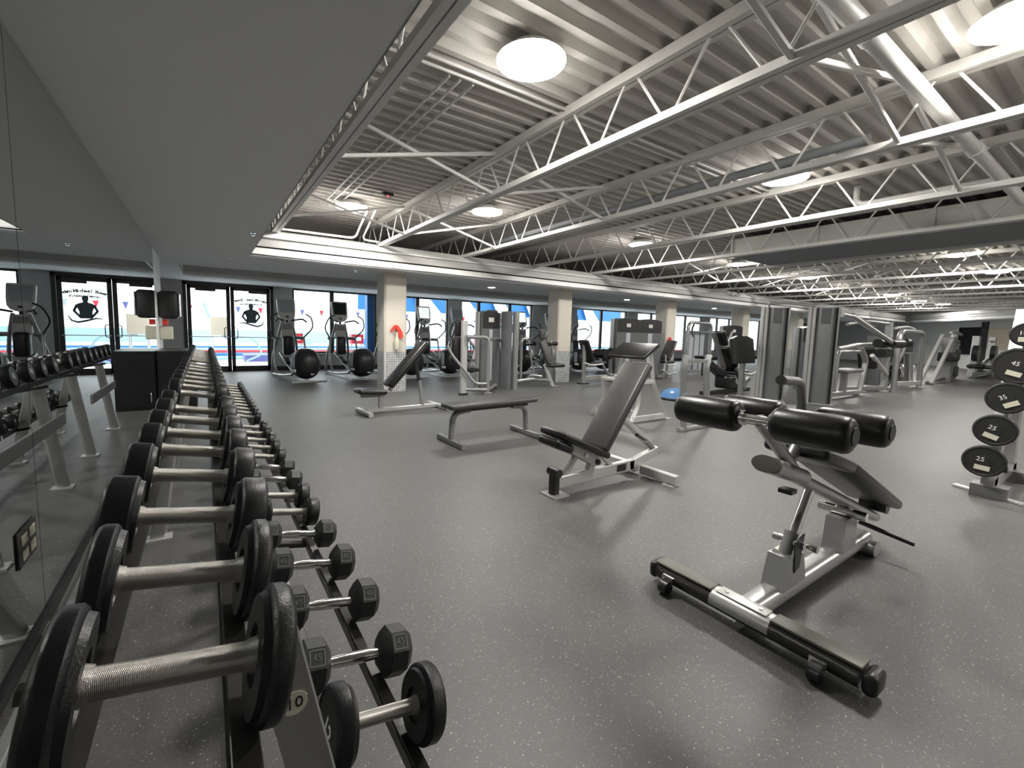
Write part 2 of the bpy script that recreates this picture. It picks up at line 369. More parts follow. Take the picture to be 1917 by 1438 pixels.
# double door
dd = struct('door_1', MB().bb(-.44, -.36, Y1 - .02, Y1 + .14, 0, WT).bb(1.62, 1.70, Y1 - .02, Y1 + .14, 0, WT).bb(-.44, 1.70, Y1 - .02, Y1 + .14, 2.34, WT).bb(-.44, 1.7, Y1 - .02, Y1 + .14, 0, .02), 'frame')
for s, (a, b_) in enumerate(((-.355, .625), (.635, 1.615))):
    L = MB().bb(a, a + .09, Y1 + .03, Y1 + .08, .02, 2.34).bb(b_ - .09, b_, Y1 + .03, Y1 + .08, .02, 2.34).bb(a, b_, Y1 + .03, Y1 + .08, 2.25, 2.34).bb(a, b_, Y1 + .03, Y1 + .08, .02, .15).build('door_leaf', 'frame', dd)
    MB().bb(a + .09, b_ - .09, Y1 + .05, Y1 + .055, .15, 2.25).build('door_pane', 'glass', L, True)
    hx = b_ - .02 if s == 0 else a + .02; sg = -1 if s == 0 else 1
    MB().tube(fillet([(hx, Y1 + .03, .92), (hx, Y1 - .04, .92), (hx + sg * .13, Y1 - .04, .92), (hx + sg * .13, Y1 - .04, 1.22), (hx, Y1 - .04, 1.22), (hx, Y1 + .03, 1.22)], .05), .011).build('door_handle', 'black', L)
    MB().tube([(a + .05, Y1 + .0, .96), (b_ - .05, Y1 + .0, .96)], .012).bb(a + .045, a + .075, Y1, Y1 + .03, .94, .98).bb(b_ - .075, b_ - .045, Y1, Y1 + .03, .94, .98).build('push_bar', 'silver', L)
    xc = a + .42 + s * .25
    MB().bb(xc - .23, xc + .23, Y1 - .01, Y1 + .03, 2.19, 2.27).build('door_closer', 'frame', L)
# window lettering on the right leaf (reads the right way from the pool side)
DX, DYY = 1.13, Y1 + .046
leaf = [o for o in dd.children if o.name.startswith('door_leaf')][1]
def arc_text(s, size, zc, R_, xw):
    n = len(s)
    for k, ch in enumerate(s):
        if ch == ' ': continue
        t = (k - (n - 1) / 2) / (n - 1) * xw; a = t / R_
        text('lettering', ch, size, 'decal', leaf, (DX - R_ * sin(a), DYY, zc + R_ * (cos(a) - 1)), (pi / 2, a, pi), .0005, 1, .006)
arc_text('Adam Michael Bowen', .105, 2.02, 1.4, .82)
arc_text('Fitness Center', .075, 1.90, 1.9, .52)
fd = MB().build('figure_decal', 'decal', leaf)
sil = [(-.115, 0), (-.12, .17), (-.17, .30), (-.14, .355), (-.05, .385), (-.04, .42), (.04, .42), (.05, .385), (.14, .355), (.17, .30), (.12, .17), (.115, 0)]
fb = MB().prism(sil, (DX, DYY, 1.36), (-1, 0, 0), (0, 0, 1), (0, -.002, 0))
fb.prism([(.062 * cos(a * pi / 8), .475 + .078 * sin(a * pi / 8)) for a in range(16)], (DX, DYY, 1.36), (-1, 0, 0), (0, 0, 1), (0, -.002, 0))
for q in (-1, 1):
    for aa, bb_ in (((q * .15, .33), (q * .215, .17)), ((q * .215, .185), (q * .10, .03))):
        dxx, dzz = bb_[0] - aa[0], bb_[1] - aa[1]; ll = math.hypot(dxx, dzz); nx, nz = -dzz / ll * .026, dxx / ll * .026
        fb.prism([(aa[0] + nx, aa[1] + nz), (bb_[0] + nx, bb_[1] + nz), (bb_[0] - nx, bb_[1] - nz), (aa[0] - nx, aa[1] - nz)], (DX, DYY, 1.36), (-1, 0, 0), (0, 0, 1), (0, -.002, 0))
bpy.data.objects.remove(fd); fb.build('figure_decal', 'decal', leaf, True)
MB().tube([(DX - .30, DYY, 1.36), (DX - .18, DYY, 1.37), (DX, DYY, 1.31), (DX + .15, DYY, 1.27), (DX + .26, DYY, 1.31), (DX + .32, DYY, 1.42)], [.010, .02, .025, .025, .020, .010], 8).build('swoosh_decal', 'decal', leaf)

# mirror panels
for k, (a, b_, lb) in enumerate(((-4.9, 2.56, 'nearest'), (2.565, 5.48, 'middle'), (5.485, 8.51, 'farthest'))):
    o = MB().bb(X0 - .006, X0, a, b_, .045, ZC - .005).build('wall_mirror', 'mirror', None, True)
    tag(o, 'floor-to-ceiling wall mirror panel beside the dumbbell racks, %s of the three' % lb, 'mirror', 'mirror panels along the left wall')
# columns
for k, x in enumerate((3.30, 7.97, 12.55, 17.15, 21.75)):
    t = thing('column', 'square cream column with grey mosaic tile foot, %s in the row from the left' % ORD[k], 'column', (x, 8.98, 0), 0, 'cream columns in front of the windows')
    MB().bar((0, 0, .83), (0, 0, ZC), .48, .48, bev=.035).build('shaft', 'column', t)
    MB().bar((0, 0, 0), (0, 0, .83), .485, .485, bev=.035).build('tile_base', 'tile', t)

# ------------------------------------------------------------------ roof joists
JX = [1.05, 2.87, 4.70, 6.66, 8.57, 10.50, 12.45, 14.40, 16.3, 18.25, 20.4, 22.3, 24.2, 26.1, 28.0, 29.9]
ZB, ZT = 2.86, 3.28
def make_joist(label):
    t = thing('roof_joist', label, 'roof joist', (0, 0, 0), 0, 'open-web roof joists')
    for s in (-1,): pass
    MB().bb(-.057, -.006, Y0, Y1, ZB, ZB + .055).bb(.006, .057, Y0, Y1, ZB, ZB + .055).bb(-.006, .006, Y0, Y1, ZB + .03, ZB + .05).build('bottom_chord', 'joist', t)
    MB().bb(-.057, -.006, Y0, Y1, ZT, ZT + .08).bb(.006, .057, Y0, Y1, ZT, ZT + .08).bb(-.006, .006, Y0, Y1, ZT + .02, ZT + .05).build('top_chord', 'duct', t)
    wv = MB(); y = 1.425 - .715 * 8
    while y < Y1 - .4:
        if y > Y0:
            wv.tube([(0, y + .035, ZB + .03), (0, y + .3575 - .06, ZT + .02)], .0115, 6)
            wv.tube([(0, y + .3575 + .06, ZT + .02), (0, y + .715 - .035, ZB + .03)], .0115, 6)
        y += .715
    wv.build('web', 'joist', t); return t
J0 = make_joist('painted open-web steel roof joist above the edge of the low ceiling, first in the row'); J0.location = (JX[0], 0, 0)
for k, x in enumerate(JX[1:]): dup(J0, (x, 0, 0), None, 'painted open-web steel roof joist, %s from the mirror wall' % ORD[k + 1])
rows = [(1.25, 'nearest row'), (4.37, 'second row'), (7.1, 'third row')]
bi = 0
for ry, rn in rows:
    for k in range(len(JX) - 1):
        if k in (3, 4) or k > 9 or (k == 2 and ry > 2): continue
        a, b_ = JX[k] + .06, JX[k + 1] - .06
        for q, (za, zb) in enumerate(((ZB + .03, ZT + .03), (ZT + .03, ZB + .03))):
            o = MB().bar((a, ry + q * .05, za), (b_, ry + q * .05, zb), .035, .035).build('bridging_brace', 'joist')
            tag(o, 'slanting steel brace, %s, between %s and %s roof joists, rising %s' % (rn, ORD[k], ORD[k + 1], ('right', 'left')[q]), 'brace', 'cross braces between roof joists')
# boxed girder
g = thing('ceiling_girder', 'deep grey boxed girder running along between the roof joists', 'girder', (8.82, 0, 0))
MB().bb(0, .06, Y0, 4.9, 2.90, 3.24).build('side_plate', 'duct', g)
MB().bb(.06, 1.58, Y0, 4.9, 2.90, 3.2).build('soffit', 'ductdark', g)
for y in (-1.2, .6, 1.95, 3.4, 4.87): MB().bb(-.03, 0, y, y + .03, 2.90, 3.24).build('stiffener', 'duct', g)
# roof drain pipe and conduits
p = thing('drain_pipe', 'thick white drain pipe crossing below the roof deck', 'pipe', (0, 1.12, 3.1))
MB().tube([(1.3, 0, 0), (8.6, 0, 0)], .055, 16).build('pipe_run', 'pipe', p)
MB().tube([(3.28, 0, 0), (3.36, 0, 0)], .064, 16).build('coupling', 'pipe', p); MB().tube([(6.0, 0, 0), (6.1, 0, 0)], .066, 16).build('coupling', 'pipe', p)
MB().tube(fillet([(3.1, .0, .07), (3.1, 0, .27)], .02), .006, 6).build('hanger', 'joist', p)
MB().tube(fillet([(7.3, 0, 0), (7.3, .35, -.0), (7.3, 1.3, 0), (7.3, 1.3, .25)], .12), .035, 12).build('branch_pipe', 'pipe', p)
for k, (y, x1, lb) in enumerate(((3.20, 9.5, 'nearer'), (3.30, 9.5, 'farther'))):
    tag(MB().tube([(1.1, y, 3.335), (x1, y, 3.335)], .014, 8).build('conduit', 'pipe'), 'thin painted conduit across the roof deck, %s of the pair by the big lamp' % lb, 'conduit', 'ceiling conduits')
for k, x in enumerate((1.70, 1.80, 1.92)):
    tag(MB().tube([(x, 3.34, 3.33), (x, 8.0, 3.33)], .012, 8).build('conduit', 'pipe'), 'thin painted conduit running towards the windows, %s of three from the left' % ORD[k], 'conduit', 'ceiling conduits')
tag(MB().tube([(5.0, 1.6, 3.1), (5.0, 8.2, 3.1)], .045, 14).build('duct_pipe', 'ductdark'), 'dark round pipe beside the third roof joist', 'pipe')
for k, (pts, lb) in enumerate((([(2.35, 7.5, 3.3), (2.35, 8.3, 2.93), (1.1, 8.36, 2.93)], 'left'), ([(2.48, 7.5, 3.3), (2.48, 8.3, 2.93), (2.8, 8.36, 2.93)], 'right'))):
    tag(MB().tube(fillet(pts, .12, 6), .018, 8).build('bent_conduit', 'trim'), 'white conduit bending onto the ledge, %s of the two' % lb, 'conduit', 'bent white conduits')
tag(MB().tube([(14 + .28 * cos(a / 3), 7.6 + .1 * sin(a / 2.), 2.72 + .11 * sin(a / 3)) for a in range(0, 56)], .008, 6).build('cable_coil', 'black'), 'loose coil of black cable hanging under the roof joists', 'cable')
# high-bay lamps
def lamp(label):
    t = thing('ceiling_lamp', label, 'ceiling lamp', (0, 0, 0), 0, 'round ceiling lamps')
    MB().lathe([(.05, .10), (.12, .095), (.17, .07), (.20, .03), (.249, .001)], (0, 0, 0), (0, 0, 1)).build('housing', 'trim', t)
    MB().lathe([(.250, .0), (.245, -.010), (.18, -.026), (0.0001, -.036)], (0, 0, -.001), (0, 0, 1)).build('lens', 'lens', t)
    MB().tube([(0, 0, .09), (0, 0, .17)], .02, 8).build('stem', 'pipe', t); return t
LP = [(2.03, 2.70, 3.25, 'glaring round ceiling lamp nearest the mirror wall'), (4.15, .62, 3.25, 'glaring round ceiling lamp cut by the top edge at right'),
      (3.93, 6.30, 3.25, 'round ceiling lamp below the second roof joist bay, by the low ceiling'), (7.9, 6.38, 3.25, 'round ceiling lamp above the twin machines'),
      (11.9, 6.40, 3.25, 'round ceiling lamp over the leg machine, third in the far row'), (16.0, 6.37, 3.25, 'round ceiling lamp, fourth in the far row'),
      (19.9, 6.36, 3.25, 'round ceiling lamp, fifth in the far row'), (23.9, 6.33, 3.25, 'round ceiling lamp, sixth in the far row'), (27.8, 6.38, 3.25, 'round ceiling lamp, seventh in the far row'),
      (31.0, 6.2, 3.25, 'round ceiling lamp, farthest in the far row'), (5.97, 2.72, 3.25, 'ceiling lamp half hidden behind the third roof joist'), (13.94, 2.62, 3.25, 'round ceiling lamp seen right of the boxed girder'),
      (17.87, 2.62, 3.25, 'round ceiling lamp low at the right edge of the roof'), (2.05, 7.45, 3.25, 'ceiling lamp crossed by braces above the corner of the low ceiling')]
la = lamp(LP[0][3]); la.location = LP[0][:3]
for q in LP[1:]: dup(la, q[:3], None, q[3])
# lamps behind the camera that light this end of the room
for k, (x, y) in enumerate(((8.0, -1.0), (12.0, -1.0), (6.0, -3.6), (16.0, -1.0), (10.0, -3.6))): dup(la, (x, y, 3.25), None, 'round ceiling lamp behind the viewpoint, %s' % ORD[k])
def downl(label):
    t = thing('downlight', label, 'downlight', (0, 0, 0), 0, 'recessed downlights'); 
    MB().lathe([(.085, -.001), (.1, -.006), (.11, 0)], (0, 0, 0), (0, 0, 1), 24).build('ring', 'trim', t)
    MB().lathe([(.083, -.003), (.0001, -.02)], (0, 0, 0), (0, 0, 1), 24).build('bulb', 'downlight', t); return t
DL = [(6.2, 9.64, 'lit recessed downlight between the first two columns'), (11.38, 9.62, 'lit recessed downlight between second and third columns'), (16.73, 9.8, 'lit recessed downlight beyond the third column')]
d0 = downl(DL[0][2]); d0.location = (*DL[0][:2], ZC)
for q in DL[1:]: dup(d0, (*q[:2], ZC), None, q[2])
def sprink(x, y, lb):
    t = thing('sprinkler', lb, 'sprinkler', (x, y, ZC), 0, 'ceiling sprinklers'); MB().lathe([(.035, 0), (.03, -.008)], (0, 0, 0), (0, 0, 1)).build('plate', 'chrome', t)
    MB().cyl((0, 0, 0), (0, 0, -.03), .01).cyl((0, 0, -.03), (0, 0, -.034), .022).build('head', 'chrome', t)
sprink(.54, 6.28, 'chrome sprinkler head by the corner of the opening'); sprink(2.52, 8.87, 'small sprinkler head left of the first column'); sprink(.41, 9.0, 'small sprinkler head near the raised ceiling strip'); sprink(7.9, 9.2, 'small sprinkler head near the second column')
sd = thing('wireless_box', 'dark ceiling box with a red light by the far lamp', 'ceiling device', (2.35, 6.6, 3.3)); MB().rbox((0, 0, 0), (.16, .12, .05), .01).build('body', 'plastic', sd); MB().sph((0, -.03, -.03), .012, 10, 6).build('status_light', 'led', sd)

# ------------------------------------------------------------------ dumbbells
def round_db(num, r, th, label, group, disc='litface_number'):
    t = thing('dumbbell', label, 'dumbbell', (0, 0, 0), 0, group)
    MB().cyl((-.115, 0, 0), (.115, 0, 0), .0165, n=20).build('handle', 'knurl', t)
    for s in (-1, 1):
        prof = [(.0001, 0), (r * .42, 0), (r * .45, -.006), (r * .86, -.006), (r * .90, .002), (r - .004, .003), (r, .008), (r, th - .008), (r - .004, th - .002), (r * .88, th), (r * .85, th - .004), (.0001, th - .004)]
        h = MB().lathe(prof, (s * .085, 0, 0), (s, 0, 0), 40).build('weight_head', 'rubber', t)
        MB().cyl((s * .072, 0, 0), (s * .087, 0, 0), .0185, .022, 20).build('collar', 'knurl', t)
        MB().lathe([(.0001, 0), (r * .80, 0), (r * .80, .0012), (.0001, .0012)], (s * (.085 + th - .004), 0, 0), (s, 0, 0), 36).build('end_disc', disc, h)  # on the upper tier the disc's grey paints in light on the outer face
        text('weight_number', num, r * .6, 'white', h, (s * (.085 + th - .0025), 0, 0), (pi / 2, 0, s * pi / 2), .0008, 1, .0012)
    return t
def hex_db(num, r, L, label, group):
    t = thing('hex_dumbbell', label, 'dumbbell', (0, 0, 0), 0, group)
    pts = [(-.085 + .17 * k / 12, 0, 0) for k in range(13)]
    rr = [.011 + .006 * max(0, cos((k - 6) / 6 * pi / 2 * .95)) for k in range(13)]; rr[0] = rr[12] = .017; rr[1] = rr[11] = .015
    MB().tube(pts, rr, 18).build('handle', 'chrome', t)
    for s in (-1, 1):
        prof = [(r * .62, 0), (r, .018), (r, L - .018), (r * .72, L), (.0001, L)]
        vs = MB().lathe([(.0001, 0)] + prof, (s * .072, 0, 0), (s, 0, 0), 8)
        R = Matrix.Rotation(rad(22.5), 3, 'X'); vs.v = [tuple(R @ V(q)) for q in vs.v]
        h = vs.build('weight_head', 'rubberhex', t)
        a = r * .924 * .7071; q_ = V((0, -.7071, .7071)); px_ = V((1, 0, 0)); py_ = V((0, .7071, .7071)); c0 = V((s * (.072 + L / 2), 0, 0)) + q_ * (r * .924); hw = r * .27; e = .0018
        fr = MB()
        for (ca, cb, wa, wb_) in ((0, hw, hw, e), (0, -hw, hw, e), (hw, 0, e, hw), (-hw, 0, e, hw)):
            fr.prism([(ca - wa, cb - wb_), (ca + wa, cb - wb_), (ca + wa, cb + wb_), (ca - wa, cb + wb_)], c0, px_, py_, q_ * .0012)
        fr.build('number_frame', 'litface_number', h)
        text('weight_number', num, r * .36, 'litface_number', h, tuple(c0 + q_ * .0005), (rad(45), 0, 0), .0008)
        text('weight_number', num, r * .7, 'rubber', h, (s * (.072 + L), 0, 0), (pi / 2, 0, s * pi / 2))
    return t
TILT = rad(10.5)
US = [.59, .82, 1.08, 1.37, 1.64, 1.89, 2.16, 2.42] + [2.97, 3.28, 3.54, 3.83, 4.13, 4.49, 4.80, 5.12] + [5.62, 5.92, 6.22, 6.52, 6.82, 7.12, 7.42, 7.72]
unum = [50, 50, 45, 45, 40, 40, 35, 35, 30, 30, 55, 55, 60, 60, 65, 65, 70, 70, 75, 75, 80, 80, 85, 85]
def tilt(o, x, y, z, rx=0):
    o.location = (x, y, z); o.rotation_mode = 'XYZ'; o.rotation_euler = (rx, TILT, 0)
protos = {}
def words(i, n): return ORD[i]
for i, y in enumerate(US):
    lab = 'black round-headed rubber dumbbell, %s from the near end of the upper tier' % ORD[i]
    key = ('r', unum[i], i < 2); r = .078 + .002 * (i % 3 == 0); th = .030 if i < 2 else .052
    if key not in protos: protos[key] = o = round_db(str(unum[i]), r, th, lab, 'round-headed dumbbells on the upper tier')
    else: o = dup(protos[key], None, None, lab)
    tilt(o, -.040, y, .905, random.uniform(-.6, .6))
LS = [(.92, 'r', 12), (1.155, 'h', 45), (1.44, 'h', 40), (1.73, 'h', 45), (2.02, 'h', 15), (2.30, 'r', 10), (2.55, 'r', 12), (2.85, 'h', 20), (3.12, 'h', 20), (3.4, 'r', 15), (3.68, 'r', 15), (3.93, 'r', 20), (4.2, 'r', 20), (4.46, 'r', 25),
      (5.0, 'r', 5), (5.25, 'r', 5), (5.5, 'r', 8), (5.75, 'r', 8), (6.0, 'r', 10), (6.25, 'r', 10), (6.55, 'r', 12), (6.8, 'r', 12), (7.1, 'r', 15), (7.4, 'r', 15), (7.7, 'r', 25)]
lp = {}
for i, (y, kd, nm) in enumerate(LS):
    key = (kd, nm, y < 2.3 if kd == 'h' else y < 1)
    kind = 'round-headed' if kd == 'r' else 'hex-headed chrome-handled'
    lab = 'black %s dumbbell, %s from the near end of the lower tier' % (kind, ORD[i])
    if key not in lp:
        if kd == 'r': o = round_db(str(nm), .086 if y < 1 else .068, .042 if y < 1 else .05, lab, 'dumbbells on the lower tier', 'rubber')
        else: o = hex_db(str(nm), .068 if y < 2 else .060, .082, lab, 'dumbbells on the lower tier')
        lp[key] = o
    else: o = dup(lp[key], None, None, lab)
    tilt(o, .318, y, .406 if kd == 'r' and y < 1 else .388, random.uniform(-.3, .3) if kd == 'r' else random.uniform(-.12, .12))
# racks
def rack(label, y0, y1, legs, rear=None):
    t = thing('dumbbell_rack', label, 'dumbbell rack', (0, y0, 0), 0, 'two-tier dumbbell racks'); L = y1 - y0
    R = Matrix.Rotation(TILT, 3, 'Y')
    for cx, cz, rr in ((-.040, .905, .083), (.318, .395, .079)):
        for dx in (-.080, .082):
            c = V((cx, 0, cz)) + R @ V((dx, 0, -rr - .004))
            MB().bar((c.x, 0, c.z), (c.x, L, c.z), .032, .012, up=(R @ V((0, 0, 1)))).bar((c.x - .016, 0, c.z - .014), (c.x - .016, L, c.z - .014), .006, .034).build('shelf_rail', 'rail', t)
    for y in legs:
        MB().bar((.085, y, .765), (.235, y, .01), .075, .03, up=(0, 1, 0)).build('front_leg', 'silver', t)
        MB().bar((-.225, y, .80), (.05, y, .75), .022, .022).build('upper_arm', 'rail', t)
        MB().bar((.13, y, .318), (.45, y, .255), .03, .025).build('lower_arm', 'rail', t)
        MB().bb(.17, .30, y - .05, y + .05, 0, .012).build('foot_plate', 'silverlight', t)
    rear = rear or legs
    fx, tx = (-.27, -.165) if rear is legs else (-.54, -.22)
    for y in rear:
        MB().bar((fx, y, .01), (tx, y, .78), .08, .035, up=(0, 1, 0), oval=True).build('rear_leg', 'silver', t)
        MB().bb(fx - .06, fx + .07, y - .05, y + .05, 0, .012).build('foot_plate', 'silverlight', t)
    MB().bar((-.30, rear[0], .55), (-.30, rear[1], .55), .02, .09).build('cross_beam', 'steelgrey', t)
    return t
rk = rack('dumbbell rack nearest the camera, two tilted tiers', .38, 2.72, (.42, 1.78), (.10, 2.10))
MB().lathe([(.0001, .0), (.022, 0), (.022, .002), (.0001, .002)], (.112, .404, .640), (0, -1, 0), 20).build('weight_sticker', 'label', rk)
text('sticker_number', '10', .03, 'black', rk, (.112, .4015, .640), (pi / 2, 0, 0))
rack('dumbbell rack in the middle of the three along the mirror', 2.76, 5.22, (.475, 1.86)); rack('dumbbell rack farthest from the camera, by the doors', 5.28, 7.86, (.345, 1.67))

# wall outlet, dispenser, cabinet
t = thing('wall_outlet', 'black outlet plate with four white sockets low on the mirror', 'outlet', (X0 + .001, 2.39, .43))
MB().rbox((.003, 0, 0), (.006, .21, .14), .002).build('plate', 'plastic', t)
for a in (-.045, .045):
    for b_ in (-.03, .03): MB().rbox((.008, a, b_), (.006, .06, .04), .003).build('socket', 'label', t)
t = thing('towel_dispenser', 'black wall-mounted paper towel dispenser past the mirror', 'towel dispenser', (X0, 9.1, 1.36))
MB().rbox((.14, 0, .24), (.27, .32, .45), .06).build('cover', 'plastic', t)
MB().rbox((.285, .0, .24), (.02, .26, .38), .01).build('chrome_edge', 'chrome', t)
MB().bb(.05, .12, -.08, .08, -.09, 0).build('towel', 'red', t)
t = thing('spray_holder', 'cream box under the towel dispenser', 'wall box', (X0, 9.15, 1.02)); MB().rbox((.09, 0, .12), (.18, .16, .22), .02).build('box', 'label', t)
t = thing('storage_cabinet', 'low black cabinet between the mirror wall and the glass doors', 'cabinet', (-.34, 8.75, 0))
MB().bb(-.26, .22, -.5, .5, 0, .88).build('body', 'black', t); MB().bb(-.24, .2, -.515, -.502, .05, .85).build('door', 'black', t)
MB().tube(fillet([(-.2, -.515, .12), (-.2, -.55, .12), (-.2, -.55, .26), (-.2, -.515, .26)], .02), .008, 8).build('handle', 'chrome', t)

# ------------------------------------------------------------------ benches
def K(c, sz, r, ang=0, axis='Y'): return (c, sz, r, Matrix.Rotation(ang, 3, axis))
def pad(name, mt, par, p0, p1, w, th, r=None, side=(0, 1, 0)):
    """upholstered pad from p0 to p1 (centre line), width w across 'side', thickness th"""
    p0, p1, sd = V(p0), V(p1), V(side).normalized(); d = (p1 - p0); L = d.length; d.normalize(); n = d.cross(sd).normalized(); sd = n.cross(d)
    R = Matrix((d, sd, n)).transposed()
    o = MB().rbox((p0 + p1) / 2, (L, w, th), r or th * .45, R, 4).build(name, mt, par); return o
# adjustable incline bench (nearest)
t = thing('incline_bench', 'worn grey incline bench with pale silver frame, backrest raised, in the middle of the floor', 'bench', (2.9, 2.59, 0))
def bx(x): return x - 2.9
MB().bar((bx(2.33), 0, .10), (bx(3.25), 0, .115), .055, .10).build('main_beam', 'silverlight', t)
MB().bar((bx(3.2), 0, .11), (bx(3.60), 0, .20), .055, .09).build('rear_beam', 'silverlight', t)
MB().bar((bx(3.36), -.40, .06), (bx(3.36), -.028, .06), .06, .08).build('rear_foot', 'silverlight', t)
MB().bar((bx(3.36), .028, .06), (bx(3.36), .40, .06), .06, .08).build('rear_foot', 'silverlight', t)
for s in (-1, 1): MB().bb(bx(3.30), bx(3.42), s * .34 - .05, s * .34 + .05, 0, .012).build('floor_plate', 'silverlight', t)
MB().bar((bx(2.31), 0, .01), (bx(2.31), 0, .215), .06, .075, up=(0, 1, 0)).build('front_post', 'black', t)
MB().bb(bx(2.24), bx(2.40), -.09, .09, 0, .012).build('floor_plate', 'silverlight', t)
MB().tube([(bx(2.31), -.06, .19), (bx(2.31), .06, .19)], .035, 14).build('wheel', 'plastic', t)
MB().bar((bx(2.40), 0, .13), (bx(2.54), 0, .30), .04, .045).build('front_brace', 'silverlight', t)
MB().bar((bx(2.68), 0, .10), (bx(2.74), 0, .25), .05, .07).build('pivot_post', 'silverlight', t)
MB().bar((bx(3.01), 0, .10), (bx(2.83), 0, .27), .045, .04).build('prop', 'silverlight', t)
for s in (-1, 1):
    MB().prism([(bx(2.42), .41), (bx(2.47), .43), (bx(2.78), .25), (bx(2.80), .20), (bx(2.72), .19), (bx(2.45), .33)], (0, s * .05 - .005, 0), (1, 0, 0), (0, 0, 1), (0, .01, 0)).build('seat_bracket', 'silverlight', t)
    MB().tube([(bx(2.6), s * .056, .30), (bx(2.6), s * .066, .30)], .018, 12).build('bolt', 'chrome', t)
    MB().tube([(bx(2.74), s * .056, .225), (bx(2.74), s * .07, .225)], .024, 14).build('bolt', 'plastic', t)
pad('seat', 'vinyl', t, (bx(2.26), 0, .525), (bx(2.80), 0, .285), .30, .06)
pad('seat_lower_roll', 'vinyl', t, (bx(2.22), 0, .46), (bx(2.40), 0, .38), .26, .07)
pad('backrest', 'vinylgrey', t, (bx(2.74), 0, .33), (bx(3.27), 0, 1.05), .30, .075, .03)
MB().bar((bx(2.76), 0, .24), (bx(3.33), 0, 1.0), .05, .05, up=(0, 1, 0)).build('back_frame', 'silverlight', t)
MB().bar((bx(3.06), 0, .58), (bx(3.42), 0, .32), .05, .06, up=(0, 1, 0)).build('adjuster_sleeve', 'silverlight', t)
MB().bar((bx(3.40), 0, .335), (bx(3.62), 0, .17), .035, .045, up=(0, 1, 0)).build('adjuster_bar', 'steelgrey', t)
MB().tube(fillet([(bx(3.40), -.03, .33), (bx(3.30), -.08, .36), (bx(3.17), -.10, .42)], .03), [.012] * 7 + [.016], 8).build('adjuster_lever', 'plastic', t)
MB().bb(bx(3.02), bx(3.13), -.0295, -.028, .085, .145).build('maker_plate', 'plastic', t)
MB().bb(bx(3.135), bx(3.142), -.0295, -.028, .09, .15).build('slot_mark', 'black', t)
# flat bench
t = thing('flat_bench', 'black flat bench with dark steel arched legs', 'bench', (2.87, 4.39, 0))
pad('pad', 'vinylgrey', t, (-.62, 0, .44), (.60, 0, .46), .29, .055, .02)
MB().bar((-.50, 0, .395), (.52, 0, .405), .07, .05).build('under_beam', 'plastic', t)
for s, x in ((-1, -.55), (1, .53)):
    MB().tube(fillet([(x - s * .24, 0, .385), (x - s * .02, 0, .36), (x, 0, .05)], .16, 8), .04, 8, oval=(.032, .045), up=(0, 1, 0)).build('leg', 'steelgrey', t)
    MB().bar((x, -.31, .035), (x, .31, .035), .06, .06).build('foot', 'steelgrey', t)
    for z in (.10, .13): MB().tube([(x - .02, -.045, z), (x - .02, -.05, z)], .008, 8).build('bolt', 'chrome', t)
# far adjustable bench
t = thing('incline_bench', 'black padded incline bench with raised back on long silver T-base, beside the flat bench', 'bench', (2.6, 6.6, 0), rad(3))
MB().bar((-.62, -.30, .035), (-.62, .28, .035), .07, .06).build('front_foot', 'silverlight', t)
MB().bar((-.58, 0, .05), (.62, 0, .05), .05, .06).build('main_beam', 'silverlight', t)
MB().bar((.66, -.33, .035), (.66, .35, .035), .07, .06).build('rear_foot', 'silverlight', t)
MB().bar((-.36, 0, .06), (-.36, 0, .27), .05, .06).build('seat_post', 'silver', t)
MB().bar((-.66, 0, .285), (-.30, 0, .285), .09, .05).build('seat_frame', 'steelgrey', t)
pad('seat', 'vinyl', t, (-.74, 0, .36), (-.30, 0, .335), .32, .075, .035)
o = pad('backrest', 'vinyl', t, (-.25, 0, .41), (.40, 0, 1.10), .30, .10, .045)
MB().bar((-.22, 0, .34), (.42, 0, 1.03), .05, .04, up=(0, 1, 0)).build('back_frame', 'steelgrey', t)
MB().bar((.22, 0, .82), (.31, 0, .40), .05, .04, up=(0, 1, 0)).build('adjuster_bar', 'plastic', t)
MB().bar((.30, 0, .48), (.36, 0, .07), .06, .05, up=(0, 1, 0)).build('adjuster_sleeve', 'silver', t)
MB().rbox((.40, 0, 1.08), (.10, .22, .08), .03).build('head_roll', 'plastic', t)

# decline abdominal bench (foreground right)
t = thing('decline_bench', 'silver decline sit-up bench with four black foam rollers, nearest machine at right', 'bench', (2.6, .93, 0))
def ax(x): return x - 2.6
X = ax(1.99)
MB().bar((X, -.44, .07), (X, .42, .07), .115, .085, oval=True).build('cross_foot', 'rail', t)
for s, a, b_ in ((0, -.445, -.13), (1, .13, .425)):
    MB().rbox((X, (a + b_) / 2, .1145), (.085, b_ - a, .012), .004).build('grip_strip', 'olive', t)
MB().bar((X, -.13, .073), (X, .13, .073), .117, .088, oval=True).build('silver_sleeve', 'silverlight', t)
MB().rbox((X, 0, .119), (.065, .22, .006), .002).build('joint_plate', 'silverlight', t)
for y in (-.075, .075): MB().tube([(X, y, .12), (X, y, .126)], .009, 10).build('bolt', 'chrome', t)
for y in (-.47, .44): MB().rbox((X, y, .07), (.117, .05, .087), .03, seg=4).build('end_cap', 'plastic', t)
for y in (-.32, .34):
    MB().bb(X - .075, X - .05, y - .03, y + .03, .05, .085).build('wheel_bracket', 'chrome', t)
    MB().tube([(X - .085, y - .02, .035), (X - .085, y + .02, .035)], .034, 16).build('wheel', 'plastic', t)
MB().bar((X + .05, 0, .065), (ax(3.42), 0, .075), .12, .085, oval=True).build('main_beam', 'silver', t)
MB().bar((ax(3.36), -.10, .045), (ax(3.36), .10, .045), .12, .085, oval=True).build('rear_foot', 'silver', t)
